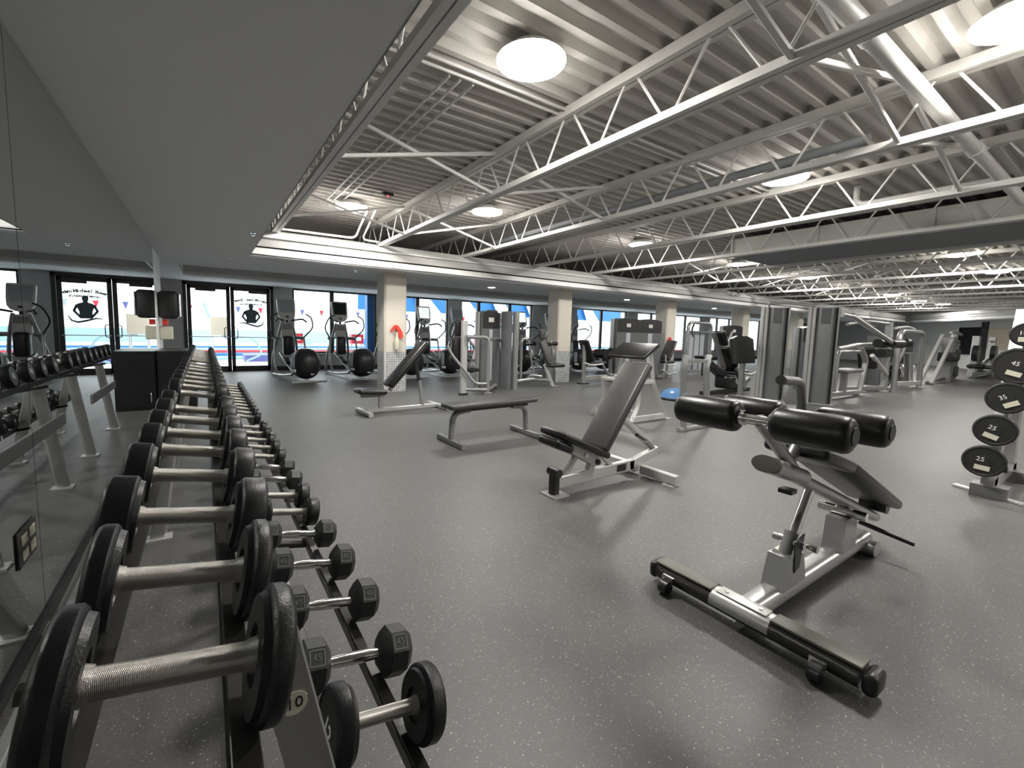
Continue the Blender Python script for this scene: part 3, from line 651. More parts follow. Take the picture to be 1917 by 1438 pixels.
MB().prism([(ax(2.25), .09), (ax(2.50), .09), (ax(2.45), .25), (ax(2.30), .25)], (0, -.05, 0), (1, 0, 0), (0, 0, 1), (0, .10, 0)).build('front_post', 'silver', t)
MB().prism([(ax(2.95), .09), (ax(3.16), .09), (ax(3.14), .29), (ax(2.98), .29)], (0, -.05, 0), (1, 0, 0), (0, 0, 1), (0, .10, 0)).build('rear_post', 'silver', t)
MB().bar((ax(2.30), 0, .12), (ax(2.42), 0, .34), .06, .065, oval=True).build('strut_sleeve', 'steelgrey', t)
MB().tube([(ax(2.34), 0, .18), (ax(2.60), 0, .56)], .024, 18).build('telescopic_strut', 'chrome', t)
MB().tube([(ax(2.395), -.07, .30), (ax(2.395), .07, .30)], .017, 12).build('lock_pin', 'chrome', t)
MB().prism([(0, 0), (.10, .02), (.07, -.14), (.02, -.16)], (ax(2.33), -.055, .33), (1, 0, 0), (0, 0, 1), (0, .006, 0)).build('angle_gauge', 'plastic', t)
MB().tube([(ax(2.50), -.09, .26), (ax(2.50), .09, .26)], .018, 12).build('pivot_shaft', 'chrome', t)
MB().tube([(ax(3.06), -.115, .315), (ax(3.06), .115, .315)], .026, 14).build('rear_pivot', 'chrome', t)
MB().tube([(ax(3.36), .0, .18), (ax(3.36), -.26, .145)], .014, 10).build('transport_handle', 'plastic', t)
MB().bar((ax(2.10), 0, .735), (ax(2.42), 0, .63), .078, .125, oval=True, up=(0, 1, 0)).build('beam_head', 'silver', t)
MB().tube([(ax(2.085), 0, .74), (ax(2.10), 0, .735)], .05, 20, oval=(.038, .062), up=(0, 1, 0)).build('beam_cap', 'olive', t)
MB().bar((ax(2.30), 0, .665), (ax(3.58), 0, .17), .06, .085, oval=True, up=(0, 1, 0)).build('backrest_beam', 'silver', t)
MB().bb(ax(2.3), ax(2.36), -.03, .03, .56, .58).build('lower_plate', 'black', t)
pad('upper_pad', 'vinyl', t, (ax(2.36), 0, .775), (ax(2.74), 0, .655), .29, .06, .025)
pad('back_pad', 'vinyl', t, (ax(2.72), 0, .665), (ax(3.58), 0, .285), .29, .06, .025)
MB().tube([(ax(3.60), -.07, .25), (ax(3.60), .07, .25)], .045, 16).build('end_roll', 'plastic', t)
MB().tube(fillet([(ax(2.38), -.0, .66), (ax(2.20), 0, .80), (ax(2.0), 0, .945)], .04), .03, 12).build('roller_mast', 'silver', t)
MB().tube(fillet([(ax(2.30), 0, .70), (ax(2.40), 0, .80), (ax(2.42), 0, .915)], .04), .028, 12).build('roller_mast', 'silver', t)
MB().tube(fillet([(ax(2.42), .0, .90), (ax(2.36), 0, 1.10), (ax(2.17), .0, 1.115)], .045, 6), .021, 14).build('grab_handle', 'steelgrey', t)
MB().tube([(ax(2.175), 0, 1.114), (ax(2.16), 0, 1.116)], .022, 14).build('handle_end', 'plastic', t)
def roller(par, x, z, ya, yb, r):
    L = yb - ya
    prof = [(.0001, -.002), (r * .55, -.002), (r * .62, .0), (r * .8, .004), (r * .93, .012), (r, .03), (r * 1.01, L / 2), (r, L - .03), (r * .93, L - .012), (r * .8, L - .004), (r * .62, L), (r * .55, L + .002), (.0001, L + .002)]
    o = MB().lathe(prof, (x, ya, z), (0, 1, 0), 40).build('foam_roller', 'vinyl', par)
    MB().cyl((x, ya + .002, z), (x, ya - .006, z), r * .5, n=28).build('roller_cap', 'plastic', o)
for x, z in ((ax(2.0), .945), (ax(2.42), .915)):
    MB().tube([(x, -.33, z), (x, .38, z)], .020, 16).build('roller_shaft', 'chrome', t)
    roller(t, x, z, -.335, -.055, .072); roller(t, x, z, .085, .385, .072)
    MB().cyl((x, .06, z), (x, .085, z), .034).build('collar', 'chrome', t); MB().cyl((x, -.055, z), (x, -.04, z), .034).build('collar', 'chrome', t)

# preacher curl bench
t = thing('preacher_curl_bench', 'curl bench with slanted black arm pad on pale steel legs behind the grey incline bench', 'bench', (5.5, 4.5, 0))
def L(x, y, z): return (x - 5.5, y - 4.5, z)
pad('arm_pad', 'vinyl', t, L(5.27, 4.43, .965), L(5.62, 4.43, 1.165), .68, .05, .012)
MB().bar(L(5.57, 4.2, 1.07), L(5.57, 4.7, 1.07), .06, .04).build('pad_rail', 'silverlight', t)
for k, y in enumerate((4.2, 4.9)):
    MB().tube(fillet([L(5.57, min(y, 4.72), 1.06), L(5.66, y, .58), L(6.0, y, .05)], .15, 5), .03, 4, oval=(.045, .035), up=(0, 1, 0)).build('rear_leg', 'silverlight', t)
    MB().tube(fillet([L(5.32, y, .62), L(5.36, y, .28), L(5.20, y + k * .1, .03)], .12, 5), .03, 4, oval=(.045, .035), up=(0, 1, 0)).build('front_leg', 'silverlight', t)
    MB().bar(L(5.20, y, .055), L(6.02, y, .055), .045, .085).build('foot_bar', 'silverlight', t)
    MB().bb(5.98 - 5.5, 6.10 - 5.5, y - 4.5 - .05, y - 4.5 + .05, 0, .014).build('floor_plate', 'silverlight', t)
    MB().bar(L(5.30, y, .60), L(5.66, y, .60), .045, .05).build('side_bar', 'silverlight', t)
MB().bar(L(5.32, 4.2, .60), L(5.32, 4.9, .60), .05, .05).build('cross_bar', 'silverlight', t)
MB().bar(L(5.62, 4.2, .62), L(5.62, 4.9, .62), .05, .05).build('cross_bar', 'silverlight', t)
# two-post silver frame
t = thing('dip_frame', 'low silver frame of two bent posts joined by a crossbar, behind the foam rollers', 'exercise frame', (5.65, 3.5, 0))
for s, xb in ((-1, -.18), (1, .40)):
    xt = -.27 if s < 0 else .27
    MB().tube(fillet([(xt, .0, 1.05), (xt - .05, 0, .86), (xb - .0, .02, .0)], .08, 5), .05, 4, oval=(.05, .04)).build('post', 'silver', t)
MB().bar((-.27, 0, .98), (.27, 0, .96), .05, .05).build('crossbar', 'silver', t)
MB().bar((-.3, .02, .03), (.55, .02, .03), .06, .05).build('base', 'silver', t)

# plate tree
t = thing('plate_tree', 'grey weight plate tree at the right edge holding round black plates', 'plate rack', (5.95, .70, 0))
MB().prism([(-.46, .10), (-.30, .10), (.28, 1.62), (.12, 1.62)], (0, -.04, 0), (1, 0, 0), (0, 0, 1), (0, .08, 0)).build('left_upright', 'silver', t)
MB().prism([(.46, .10), (.62, .10), (.28, 1.62), (.12, 1.62)], (0, -.04, 0), (1, 0, 0), (0, 0, 1), (0, .08, 0)).build('right_upright', 'silver', t)
MB().bar((-.42, 0, .12), (.6, 0, .12), .08, .10).build('base_beam', 'silver', t)
MB().bb(-.44, -.26, -.12, .10, 0, .10).build('foot', 'steelgrey', t); MB().bb(.42, .6, -.12, .10, 0, .10).build('foot', 'steelgrey', t)
MB().bar((-.45, -.22, .012), (-.25, .22, .012), .05, .02).build('foot_plate', 'silverlight', t)
spots = [(5.34, .715, .335, .130), (5.44, .69, .59, .130), (5.52, .655, .86, .130), (5.60, .63, 1.125, .155), (5.72, .62, 1.39, .10)]
for k, (x, y, z, r) in enumerate(spots):
    zz_ = (z - .10) / 1.52; xe = (-.46 + .58 * zz_) + 5.95
    MB().tube([(x - 5.95 + .045, y - .7, z), (xe - 5.95 + .10, 0, z)], .022, 10).build('plate_peg', 'rail', t)
    MB().tube([(xe - 5.95 + .09, -.05, z - .1), (xe - 5.95 + .09, -.085, z - .1)], .028, 12).build('rubber_stop', 'plastic', t)
names = ['lowest', 'second from the bottom', 'third from the bottom', 'largest, fourth from the bottom', 'topmost and small']
for k, (x, y, z, r) in enumerate(spots):
    pl = thing('weight_plate', 'round black weight plate, %s on the plate tree' % names[k], 'weight plate', (x, y, z), rad(4), 'plates on the tree'); pl.rotation_euler = ((.1, .35, -.5, .3, .0)[k], 0, rad(4))
    prof = [(.026, 0), (r * .35, 0), (r * .37, .004), (r * .84, .004), (r * .88, -.002), (r - .006, 0), (r, .008), (r, .034), (r - .006, .04), (.026, .04)]
    n_ = 12 if k == 3 else 40
    MB().lathe(prof, (0, 0, 0), (1, 0, 0), n_).build('disc', 'rubberhex', pl)
    MB().prism([(-.045, -.02), (.045, -.02), (.045, .02), (-.045, .02)], (-.0045, 0, -r * .42), (0, -1, 0), (0, 0, 1), (.001, 0, 0)).build('label_patch', 'label', pl)
    text('weight_number', ('25', '25', '35', '45', '10')[k], .05, 'white', pl, (-.004, .02, r * .10), (pi / 2, 0, -pi / 2))
# balance dome
t = thing('balance_dome', 'shiny blue half-ball balance trainer on the floor', 'balance trainer', (8.1, 5.45, 0))
MB().lathe([(.30, .03), (.315, .045), (.30, .07), (.27, .13), (.20, .19), (.10, .225), (.0001, .235)], (0, 0, 0), (0, 0, 1), 40).build('dome', 'bosu', t)
MB().lathe([(.30, 0), (.325, .02), (.32, .045), (.30, .05)], (0, 0, 0), (0, 0, 1), 40).build('rim', 'plastic', t)

# ------------------------------------------------------------------ cross-trainers
def trainer(label, screen):
    t = thing('cross_trainer', label, 'elliptical trainer', (0, 0, 0), 0, 'elliptical cross-trainers by the windows')
    fw = MB().sph((0, 0, 0), (1, 1, 1), 36, 20)
    def sq(q): return math.copysign(abs(q) ** .88, q)
    fw.v = [(.04 + .32 * sq(a), .05 + .34 * sq(b), .42 + .37 * sq(c)) for a, b, c in fw.v]; fw.build('flywheel_cover', 'plastic', t)
    MB().rbox((-.275, -.05, .50), (.03, .10, .34), .014, Matrix.Rotation(rad(12), 3, 'Z')).build('side_badge', 'shroudlight', t)
    MB().rbox((-.275, -.10, .27), (.03, .14, .07), .01, Matrix.Rotation(rad(12), 3, 'Z')).build('side_badge', 'white', t)
    MB().bb(.05, .13, -.27, -.255, .17, .20).build('badge', 'plasticlight', t)
    MB().bar((-.36, -.28, .02), (.42, -.28, .02), .05, .035).build('rear_foot', 'silverlight', t)
    for s in (-1, 1):
        MB().tube(fillet([(s * .20, .30, .14), (s * .26, .9, .07), (s * .30, 1.75, .05)], .2), .03, 10).build('base_rail', 'silver', t)
        MB().bar((s * .20, .15, .18), (s * .22, 1.25, .62), .06, .05).build('ramp_arm', 'silver', t)
        MB().rbox((s * .19, .72, .45), (.15, .36, .05), .02, Matrix.Rotation(rad(20), 3, 'X')).build('pedal', 'plastic', t)
        MB().tube(fillet([(s * .30, 1.72, .05), (s * .31, 1.60, .5), (s * .22, 1.45, 1.0), (s * .12, 1.38, 1.42)], .25, 5), .035, 10).build('column_side', 'silver', t)
        MB().tube(fillet([(s * .20, 1.35, 1.01), (s * .38, 1.22, 1.0)], .05), .045, 12).build('cross_shaft', 'silver', t)
        MB().tube(fillet([(s * .36, 1.20, .98), (s * .40, 1.12, .35), (s * .36, 1.0, .12)], .1), .025, 10).build('link_arm', 'silver', t)
        MB().tube(fillet([(s * .36, 1.22, 1.02), (s * .56, 1.05, 1.28), (s * .47, .95, 1.55), (s * .33, .95, 1.62)], .14, 7), .018, 10).build('moving_handle', 'plastic', t)
        MB().tube(fillet([(s * .10, 1.32, 1.45), (s * .30, 1.10, 1.50), (s * .36, .98, 1.42)], .06), .022, 10).build('fixed_grip', 'plastic', t)
    MB().rbox((0, 1.35, .80), (.24, .22, .50), .06).build('drive_cover', 'plastic', t)
    MB().prism([(-.15, 0), (.15, 0), (.12, .40), (-.12, .40)], (0, 1.36, 1.0), (1, 0, 0), (0, 0, 1), (0, .08, 0)).build('column_cover', 'plasticlight', t)
    MB().prism([(-.12, 0), (.12, 0), (.10, .14), (-.10, .14)], (0, 1.345, 1.22), (1, 0, 0), (0, 0, 1), (0, .02, 0)).build('tray', 'steelgrey', t)
    MB().cyl((0, 1.40, 1.38), (0, 1.40, 1.50), .03).build('neck', 'plastic', t)
    sh = [(-.15, 0), (-.06, -.035), (.06, -.035), (.15, 0), (.20, .08), (.215, .22), (.22, .50), (.20, .53), (-.20, .53), (-.22, .50), (-.215, .22), (-.20, .08)]
    Rr = V((0, -.26, .966)).normalized() * 1
    up = V((0, .20, .98)).normalized(); d = V((1, 0, 0)).cross(up) * -1
    cshell = MB().prism(sh, V((0, 1.36, 1.50)), (1, 0, 0), up, V((0, .07, -.015))).build('console', 'plasticlight', t)
    MB().prism([(-.165, .16), (.165, .16), (.18, .49), (-.18, .49)], V((0, 1.352, 1.50)), (1, 0, 0), up, V((0, .009, 0))).build('screen', screen, cshell, True)
    MB().prism([(-.035, .03), (.035, .03), (.035, .07), (-.035, .07)], V((0, 1.352, 1.50)), (1, 0, 0), up, V((0, .009, 0))).build('button_panel', 'black', cshell, True)
    return t
TR = [(1.98, 11.25, 'shroudlight', 'elliptical trainer with pale console in front of the pier beside the glass doors'), (3.34, 11.3, 'screen', 'elliptical trainer with dark screen, left of the first column'),
      (4.66, 11.2, 'screen', 'elliptical trainer half hidden behind the first column'), (5.84, 11.2, 'screenlit', 'elliptical trainer with lit screen right of the first column'),
      (7.0, 11.2, 'shroudlight', 'elliptical trainer with grey console behind the chest press machine'), (8.25, 11.0, 'screen', 'elliptical trainer behind the slim tower left of the second column'),
      (9.45, 11.0, 'screenlit', 'elliptical trainer with white screen just left of the second column'), (10.75, 11.0, 'screen', 'elliptical trainer just right of the second column'),
      (11.95, 11.0, 'shroudlight', 'elliptical trainer left of the twin weight machines'), (15.2, 11.0, 'screen', 'elliptical trainer seen right of the third column')]
tp = {}
for x, y, sc, lb in TR:
    if sc not in tp: tp[sc] = o = trainer(lb, sc); o.location = (x, y, 0); o.rotation_euler = (0, 0, rad(7))
    else: dup(tp[sc], (x, y, 0), rad(7), lb)

# ------------------------------------------------------------------ weight machines
def tube(par, name, pts, r=.035, m='silver', f=.1, n=12): return MB().tube(fillet(pts, f, 6), r, n).build(name, m, par)
def stack_tower(par, x, y, h, w=.50, rz=0, d=.24, body='shroud', lab=True, pillars=True):
    R = Matrix.Rotation(rz, 3, 'Z'); o = V((x, y, 0)); ux = R @ V((1, 0, 0)); uy = R @ V((0, 1, 0)); hw = w / 2
    top = [(-hw, 0.04), (hw, 0.04), (hw, h - .06), (hw * .6, h - .015), (0, h), (-hw * .6, h - .015), (-hw, h - .06)]
    MB().prism(top, o - uy * d / 2, ux, (0, 0, 1), uy * d).build('weight_shroud', body, par)
    cap = [(-hw + .01, h - .40), (hw - .01, h - .40), (hw - .01, h - .07), (hw * .6, h - .02), (0, h - .008), (-hw * .6, h - .02), (-hw + .01, h - .07)]
    MB().prism(cap, o - uy * (d / 2 + .006), ux, (0, 0, 1), uy * .006).build('top_panel', 'plastic', par)
    MB().prism([(-hw * .18, h - .42), (hw * .18, h - .42), (hw * .18, .2), (-hw * .18, .2)], o - uy * (d / 2 + .004), ux, (0, 0, 1), uy * .004).build('window_slot', 'shroudlight', par)
    if lab:
        pp = MB().prism([(-.07, h - .26), (.07, h - .26), (.07, h - .16), (-.07, h - .16)], o - uy * (d / 2 + .010), ux, (0, 0, 1), uy * .004).build('instruction_label', 'plasticlight', par)
    if pillars:
        for s in (-1, 1):
            c = o + ux * s * (hw + .045)
            MB().bar(c, c + V((0, 0, h - .04)), .09, .14, up=uy, oval=True).build('side_pillar', 'silver', par)
# A chest press
t = thing('chest_press', 'silver weight machine with perforated upright and arched front tube, behind the flat bench', 'weight machine', (4.9, 8.0, 0), 0)
def L(x, y, z): return (x - 4.9, y - 8.0, z)
stack_tower(t, .47, .45, 1.77, .46)
tube(t, 'front_arch', [L(4.33, 7.62, 1.18), L(4.86, 7.62, 1.18), L(4.86, 7.62, .02)], .04, f=.12)
tube(t, 'side_tube', [L(4.86, 7.62, 1.14), L(5.60, 8.35, 1.14)], .035)
MB().bar(L(4.36, 7.75, .04), L(4.36, 7.75, 1.50), .09, .12).build('perforated_upright', 'silverlight', t)
for k in range(7): MB().tube([L(4.36, 7.72, .45 + .15 * k), L(4.36, 7.715, .45 + .15 * k)], .013, 10).build('hole', 'black', t)
pad('back_pad', 'vinyl', t, L(4.33, 7.87, .66), L(4.33, 7.87, 1.16), .38, .09, .04, side=(1, 0, 0))
pad('head_pad', 'vinyl', t, L(4.33, 7.87, 1.19), L(4.33, 7.87, 1.50), .24, .08, .035, side=(1, 0, 0))
pad('seat', 'vinyl', t, L(4.42, 7.9, .50), L(4.75, 7.9, .50), .3, .07)
tube(t, 'foot_arm', [L(3.96, 7.7, 1.0), L(4.05, 7.68, .82), L(4.55, 7.6, .24), L(4.86, 7.62, .22)], .028, f=.08)
tube(t, 'press_arm', [L(4.5, 7.9, 1.2), L(4.62, 7.75, .95), L(4.55, 7.7, .72)], .03, 'steelgrey')
tube(t, 'base_tube', [L(4.36, 7.75, .12), L(4.86, 7.62, .10), L(5.45, 8.2, .10)], .04, f=.05)
MB().rbox(L(4.86, 7.62, .02), (.18, .10, .04), .01).build('foot', 'steelgrey', t)
MB().rbox(L(4.36, 7.75, .02), (.18, .10, .04), .01).build('foot', 'plastic', t)
MB().sph(L(4.66, 7.95, .55), (.09, .09, .14), 14, 8).build('cam', 'steelgrey', t)
# B slim tower with curl machine
t = thing('arm_curl_machine', 'weight machine with slim two-tone tower and grey padded seat, left of the second column', 'weight machine', (6.3, 8.2, 0))
def L(x, y, z): return (x - 6.3, y - 8.2, z)
MB().bar(L(5.74, 8.25, 0), L(5.74, 8.25, 1.76), .16, .34, up=(0, 1, 0), oval=True).build('tower_cover', 'shroud', t)
MB().bar(L(5.89, 8.1, 0), L(5.89, 8.1, 1.76), .13, .16, up=(0, 1, 0), oval=True).build('tower_pillar', 'silver', t)
tube(t, 'base_tube', [L(6.0, 8.2, .16), L(6.5, 8.2, .2), L(7.05, 8.15, .14)], .045, f=.1)
MB().bar(L(6.85, 8.2, .55), L(7.05, 8.1, .02), .05, .09, oval=True).build('seat_post', 'silverlight', t)
MB().rbox(L(7.06, 8.08, .015), (.18, .12, .03), .01).build('foot', 'steelgrey', t)
pad('head_pad', 'vinylgrey', t, L(6.72, 8.15, 1.16), L(6.69, 8.15, 1.40), .24, .07, .03, side=(1, .35, 0))
pad('back_pad', 'vinylgrey', t, L(6.98, 8.15, .60), L(6.74, 8.2, 1.13), .30, .08, .035, side=(1, .35, 0))
pad('seat', 'vinyl', t, L(6.85, 8.1, .52), L(7.25, 8.0, .53), .34, .08, .035)
for s, (x, y) in enumerate(((6.42, 8.3), (7.15, 8.35))):
    tube(t, 'swing_arm', [L(x, y, 1.12), L(x + .04, y - .05, .75), L(x + .12, y - .1, .30)], .024, 'chrome')
    MB().tube([L(x - .1, y, 1.02), L(x + .2, y, 1.04)], .05, 14).build('elbow_roll', 'vinyl', t)
    MB().sph(L(x + .1, y, .80), (.07, .05, .1), 12, 8).build('cam', 'steelgrey', t)
tube(t, 'frame_tube', [L(6.25, 8.35, .17), L(6.25, 8.35, 1.15), L(6.6, 8.35, 1.15)], .035, f=.1)
tube(t, 'foot_rest', [L(6.4, 8.3, .2), L(6.45, 8.2, .3), L(6.7, 8.1, .26)], .03)
# C twin machines
t = thing('seated_leg_machine', 'left one of the twin grey weight machines, black seat facing it', 'weight machine', (9.25, 8.45, 0), 0, 'twin weight machines')
stack_tower(t, .74, 0, 1.78, .78, rad(-12), .3)
MB().bar((-1.02, -.2, .02), (-1.02, -.2, 1.02), .07, .12, oval=True).build('seat_post', 'silver', t)
MB().rbox((-1.02, -.2, .015), (.3, .16, .03), .01).build('foot', 'plastic', t)
pad('back_pad', 'vinyl', t, (-.78, -.2, .52), (-1.08, -.2, 1.14), .34, .10, .045)
pad('seat', 'vinyl', t, (-.92, -.2, .55), (-.35, -.2, .55), .36, .08)
MB().tube([(-.38, -.36, .78), (-.38, .0, .78)], .12, 18).build('thigh_roll', 'vinyl', t)
pad('knee_pad', 'vinyl', t, (-.25, -.2, .72), (.15, -.2, .86), .3, .22, .06)
tube(t, 'side_handle', [(-1.2, -.38, .56), (-.9, -.38, .50), (-.5, -.38, .52)], .022, 'silverlight')
MB().bar((-1.0, -.2, .14), (.4, -.1, .14), .09, .12).build('base_beam', 'silver', t)
tube(t, 'lever_arm', [(-.45, -.3, .5), (-.2, -.3, .22), (.2, -.25, .2)], .035, 'steelgrey')
t = thing('seated_leg_machine', 'right one of the twin grey weight machines, grey seat on its right', 'weight machine', (10.95, 8.45, 0), 0, 'twin weight machines')
stack_tower(t, 0, 0, 1.78, .84, rad(-12), .3)
pad('back_pad', 'vinylgrey', t, (.66, -.2, .58), (.98, -.2, 1.16), .36, .09, .04)
pad('seat', 'vinyl', t, (.5, -.2, .52), (.95, -.2, .52), .34, .08)
MB().bar((.76, -.2, .02), (.82, -.2, .8), .07, .1, oval=True).build('seat_post', 'silver', t)
tube(t, 'foot_frame', [(.4, -.3, .3), (.75, -.3, .12), (1.1, -.3, .2)], .035)
tube(t, 'side_handle', [(.4, -.4, .75), (.45, -.4, .45), (.9, -.4, .45)], .022, 'silverlight')
MB().bar((.3, -.2, .1), (.8, -.2, .1), .08, .1).build('base_beam', 'silver', t)
# D cable frame
t = thing('cable_row_frame', 'silver arched cable frame with pale weight stack, right of the third column', 'weight machine', (14.2, 8.8, 0))
tube(t, 'arch', [(-.65, 0, 0), (-.65, 0, 1.78), (.72, 0, 1.78), (.72, 0, 0)], .055, f=.25)
MB().bb(-.42, .5, .1, .3, .1, 1.50).build('weight_shroud', 'shroudlight', t)
for x in (-.14, .2): MB().bb(x, x + .03, .08, .1, .1, 1.5).build('guide_slot', 'steelgrey', t)
MB().bar((-.65, 0, .12), (.72, 0, .12), .08, .1).build('base_beam', 'silver', t)
MB().bar((-.65, 0, 1.48), (.72, 0, 1.48), .05, .05).build('cross_beam', 'silver', t)
pad('seat', 'vinyl', t, (-.5, -.35, .62), (.1, -.35, .62), .36, .10)
MB().bar((-.2, -.35, 0), (-.2, -.35, .6), .08, .08).build('seat_post', 'plastic', t)
tube(t, 'handle', [(-.5, -.1, 1.7), (-.75, -.2, 1.55), (-.8, -.3, 1.3)], .03, 'plastic')
t = thing('cable_row_frame', 'grey weight machine behind the arched cable frame, left of the fourth column', 'weight machine', (16.4, 8.9, 0))
stack_tower(t, 0, 0, 1.76, .8, rad(-15), .3); tube(t, 'arm', [(-.6, -.3, .2), (-.7, -.3, 1.2), (-.3, -.2, 1.5)], .04)
# E incline leg press
t = thing('leg_press', 'leg press machine with reclined black seat, left of the first tall tower', 'weight machine', (10.0, 5.6, 0))
def L(x, y, z): return (x - 10.0, y - 5.6, z)
MB().bar(L(9.58, 5.6, 1.42), L(10.15, 5.6, .55), .10, .07, up=(0, 1, 0)).build('seat_rail', 'steelgrey', t)
pad('head_pad', 'vinyl', t, L(9.80, 5.6, 1.44), L(9.98, 5.6, 1.12), .30, .10, .04)
pad('back_pad', 'vinyl', t, L(9.98, 5.6, 1.08), L(10.55, 5.6, .52), .36, .12, .05)
pad('seat', 'vinyl', t, L(10.4, 5.6, .46), L(10.9, 5.6, .50), .4, .09)
tube(t, 'grab_handle', [L(10.35, 5.35, .50), L(10.9, 5.35, .42), L(11.4, 5.35, .55)], .028, 'silverlight')
MB().bar(L(9.45, 5.6, .72), L(10.75, 5.6, .06), .16, .16, up=(0, 1, 0)).build('carriage_rail', 'plastic', t)
MB().rbox(L(10.05, 5.5, .28), (.35, .35, .3), .06).build('weight_carriage', 'black', t)
MB().bar(L(9.3, 5.6, .04), L(11.3, 5.6, .04), .12, .08).build('base_beam', 'plastic', t)
MB().prism([(0, 0), (.45, -.5), (.5, -.35), (.2, .15)], L(10.25, 5.35, .55), (1, 0, 0), (0, 0, 1), (0, .08, 0)).build('side_plate', 'silver', t)
MB().bar(L(10.8, 5.6, .06), L(11.3, 5.6, .3), .1, .1).build('brace', 'steelgrey', t)
t = thing('foot_plate_stand', 'large black footplate standing left of the first tall tower', 'weight machine', (9.25, 4.68, 0))
MB().prism([(-.42, 0), (.42, 0), (.42, .50), (.2, .56), (-.2, .56), (-.42, .50)], (0, 0, .78), (1, 0, 0), (0, .15, 1), (0, .05, 0)).build('footplate', 'vinyl', t)
MB().bar((.1, .1, 0), (.1, .1, .95), .09, .09).build('stand', 'steelgrey', t)
# tall towers
def tall(label, x, y, rz):
    t = thing('cable_tower', label, 'weight machine', (x, y, 0), rz, 'tall silver cable towers')
    MB().bar((.0, 0, .02), (.0, 0, 1.95), .52, .34, up=(0, 1, 0), oval=True, n=32).build('tower_cover', 'silverdark', t)
    MB().bb(-.11, .11, -.176, -.169, 1.62, 1.93).build('top_panel', 'shroud', t)
    for k, xx in enumerate((-.36, -.27)): MB().bar((xx, -.03, .01), (xx, -.03, 1.96 - .02 * k), .10, .34, up=(0, 1, 0), oval=True).build('side_pillar', 'silverlight', t)
    MB().bar((.28, -.02, .01), (.28, -.02, 1.95), .05, .30, up=(0, 1, 0), oval=True).build('side_pillar', 'silver', t)
    MB().bb(-.42, .33, -.25, .25, 0, .02).build('floor_plate', 'silverlight', t); return t
A = tall('tall silver cable tower, left one of the two', 10.05, 4.50, rad(-62)); A.scale = (.72, 1, 1)
Bt = dup(A, (10.48, 3.78, 0), rad(-68), 'tall silver cable tower, right one of the two')
MB().tube(fillet([(-.2, .0, 1.94), (-.25, -.1, 2.04), (.3, .0, 2.05), (.9, .1, 1.99)], .05), .03, 12).build('top_tube', 'silverlight', A)
t = thing('press_arm_machine', 'overhead press arms with two dark hand pads beside the right tall tower', 'weight machine', (11.0, 3.9, 0))
def L(x, y, z): return (x - 11.0, y - 3.9, z)
tube(t, 'upper_arm', [L(11.2, 3.75, 1.84), L(11.7, 3.7, 1.81), L(12.75, 3.31, 1.29)], .05, 'silver')
tube(t, 'inner_arm', [L(11.7, 3.72, 1.86), L(12.3, 3.5, 1.60)], .03, 'plastic')
MB().tube([L(12.75, 3.31, 1.26), L(13.3, 3.27, 1.25)], [.085, .10], 14).build('hand_pad', 'plastic', t)
tube(t, 'lower_arm', [L(11.6, 3.9, 1.12), L(12.7, 3.9, 1.21), L(12.95, 3.6, 1.24)], .045, 'silverlight')
MB().tube([L(12.6, 3.5, 1.26), L(13.0, 3.48, 1.26)], [.10, .11], 14).build('hand_pad', 'plastic', t)
MB().tube([L(12.5, 3.4, 1.04), L(12.9, 3.4, 1.04)], .10, 14).build('lower_pad', 'plastic', t)
tube(t, 'front_post', [L(12.9, 3.9, 1.15), L(13.35, 3.9, .85), L(13.1, 3.9, .02)], .06, f=.15)
tube(t, 'side_frame', [L(11.6, 3.9, .12), L(11.65, 3.9, 1.05), L(12.9, 3.9, 1.05)], .04, f=.1)
MB().bar(L(11.3, 3.9, .12), L(13.1, 3.9, .08), .1, .1).build('base_beam', 'silver', t)
pad('seat', 'steelgrey', t, L(11.7, 3.9, .62), L(12.7, 3.9, .62), .36, .08)
MB().bar(L(12.1, 3.9, .12), L(12.1, 3.9, .6), .12, .1).build('seat_post', 'silver', t)
MB().rbox(L(13.1, 3.9, .015), (.35, .16, .03), .01).build('foot', 'silverlight', t)
# machines further right
t = thing('shoulder_press', 'silver machine with slim square post and dark stack, behind the press arms', 'weight machine', (14.1, 4.2, 0))
def L(x, y, z): return (x - 14.1, y - 4.2, z)
MB().bar(L(14.8, 3.9, 0), L(14.75, 3.9, 1.80), .14, .14).build('front_post', 'silver', t)
tube(t, 'top_tube', [L(14.75, 3.9, 1.76), L(13.9, 4.1, 1.8), L(13.2, 4.3, 1.70)], .04)
stack_tower(t, -.9, .9, 1.65, .7, rad(-20), .3, lab=False)
MB().bar(L(13.2, 4.3, .1), L(14.8, 3.9, .1), .1, .1).build('base_beam', 'silver', t)
MB().rbox(L(14.78, 3.9, .015), (.4, .2, .03), .01).build('foot', 'silverlight', t)
pad('back_pad', 'plastic', t, L(14.2, 4.1, .6), L(14.0, 4.1, 1.15), .4, .12)
tube(t, 'lever', [L(13.9, 3.95, .95), L(14.75, 3.85, .45)], .05, 'silverlight')
t = thing('pull_down_frame', 'wide inverted-U silver frame at the right of the machine group', 'weight machine', (15.95, 3.75, 0))
tube(t, 'arch', [(-.95, 0, .05), (-.95, 0, 1.58), (1.15, 0, 1.58), (1.25, 0, .02)], .065, f=.35)
tube(t, 'upper_bar', [(-.9, .1, 1.66), (.1, .1, 1.72), (.7, .1, 1.66)], .035, 'silverlight')
MB().bar((-.95, 0, .2), (1.25, 0, .14), .1, .12).build('base_beam', 'silverlight', t)
MB().bb(-.8, .2, .35, .7, .1, 1.45).build('weight_shroud', 'shroud', t)
MB().bar((-.7, .25, .15), (.4, .25, 1.15), .2, .14, oval=True).build('lever', 'steelgrey', t)
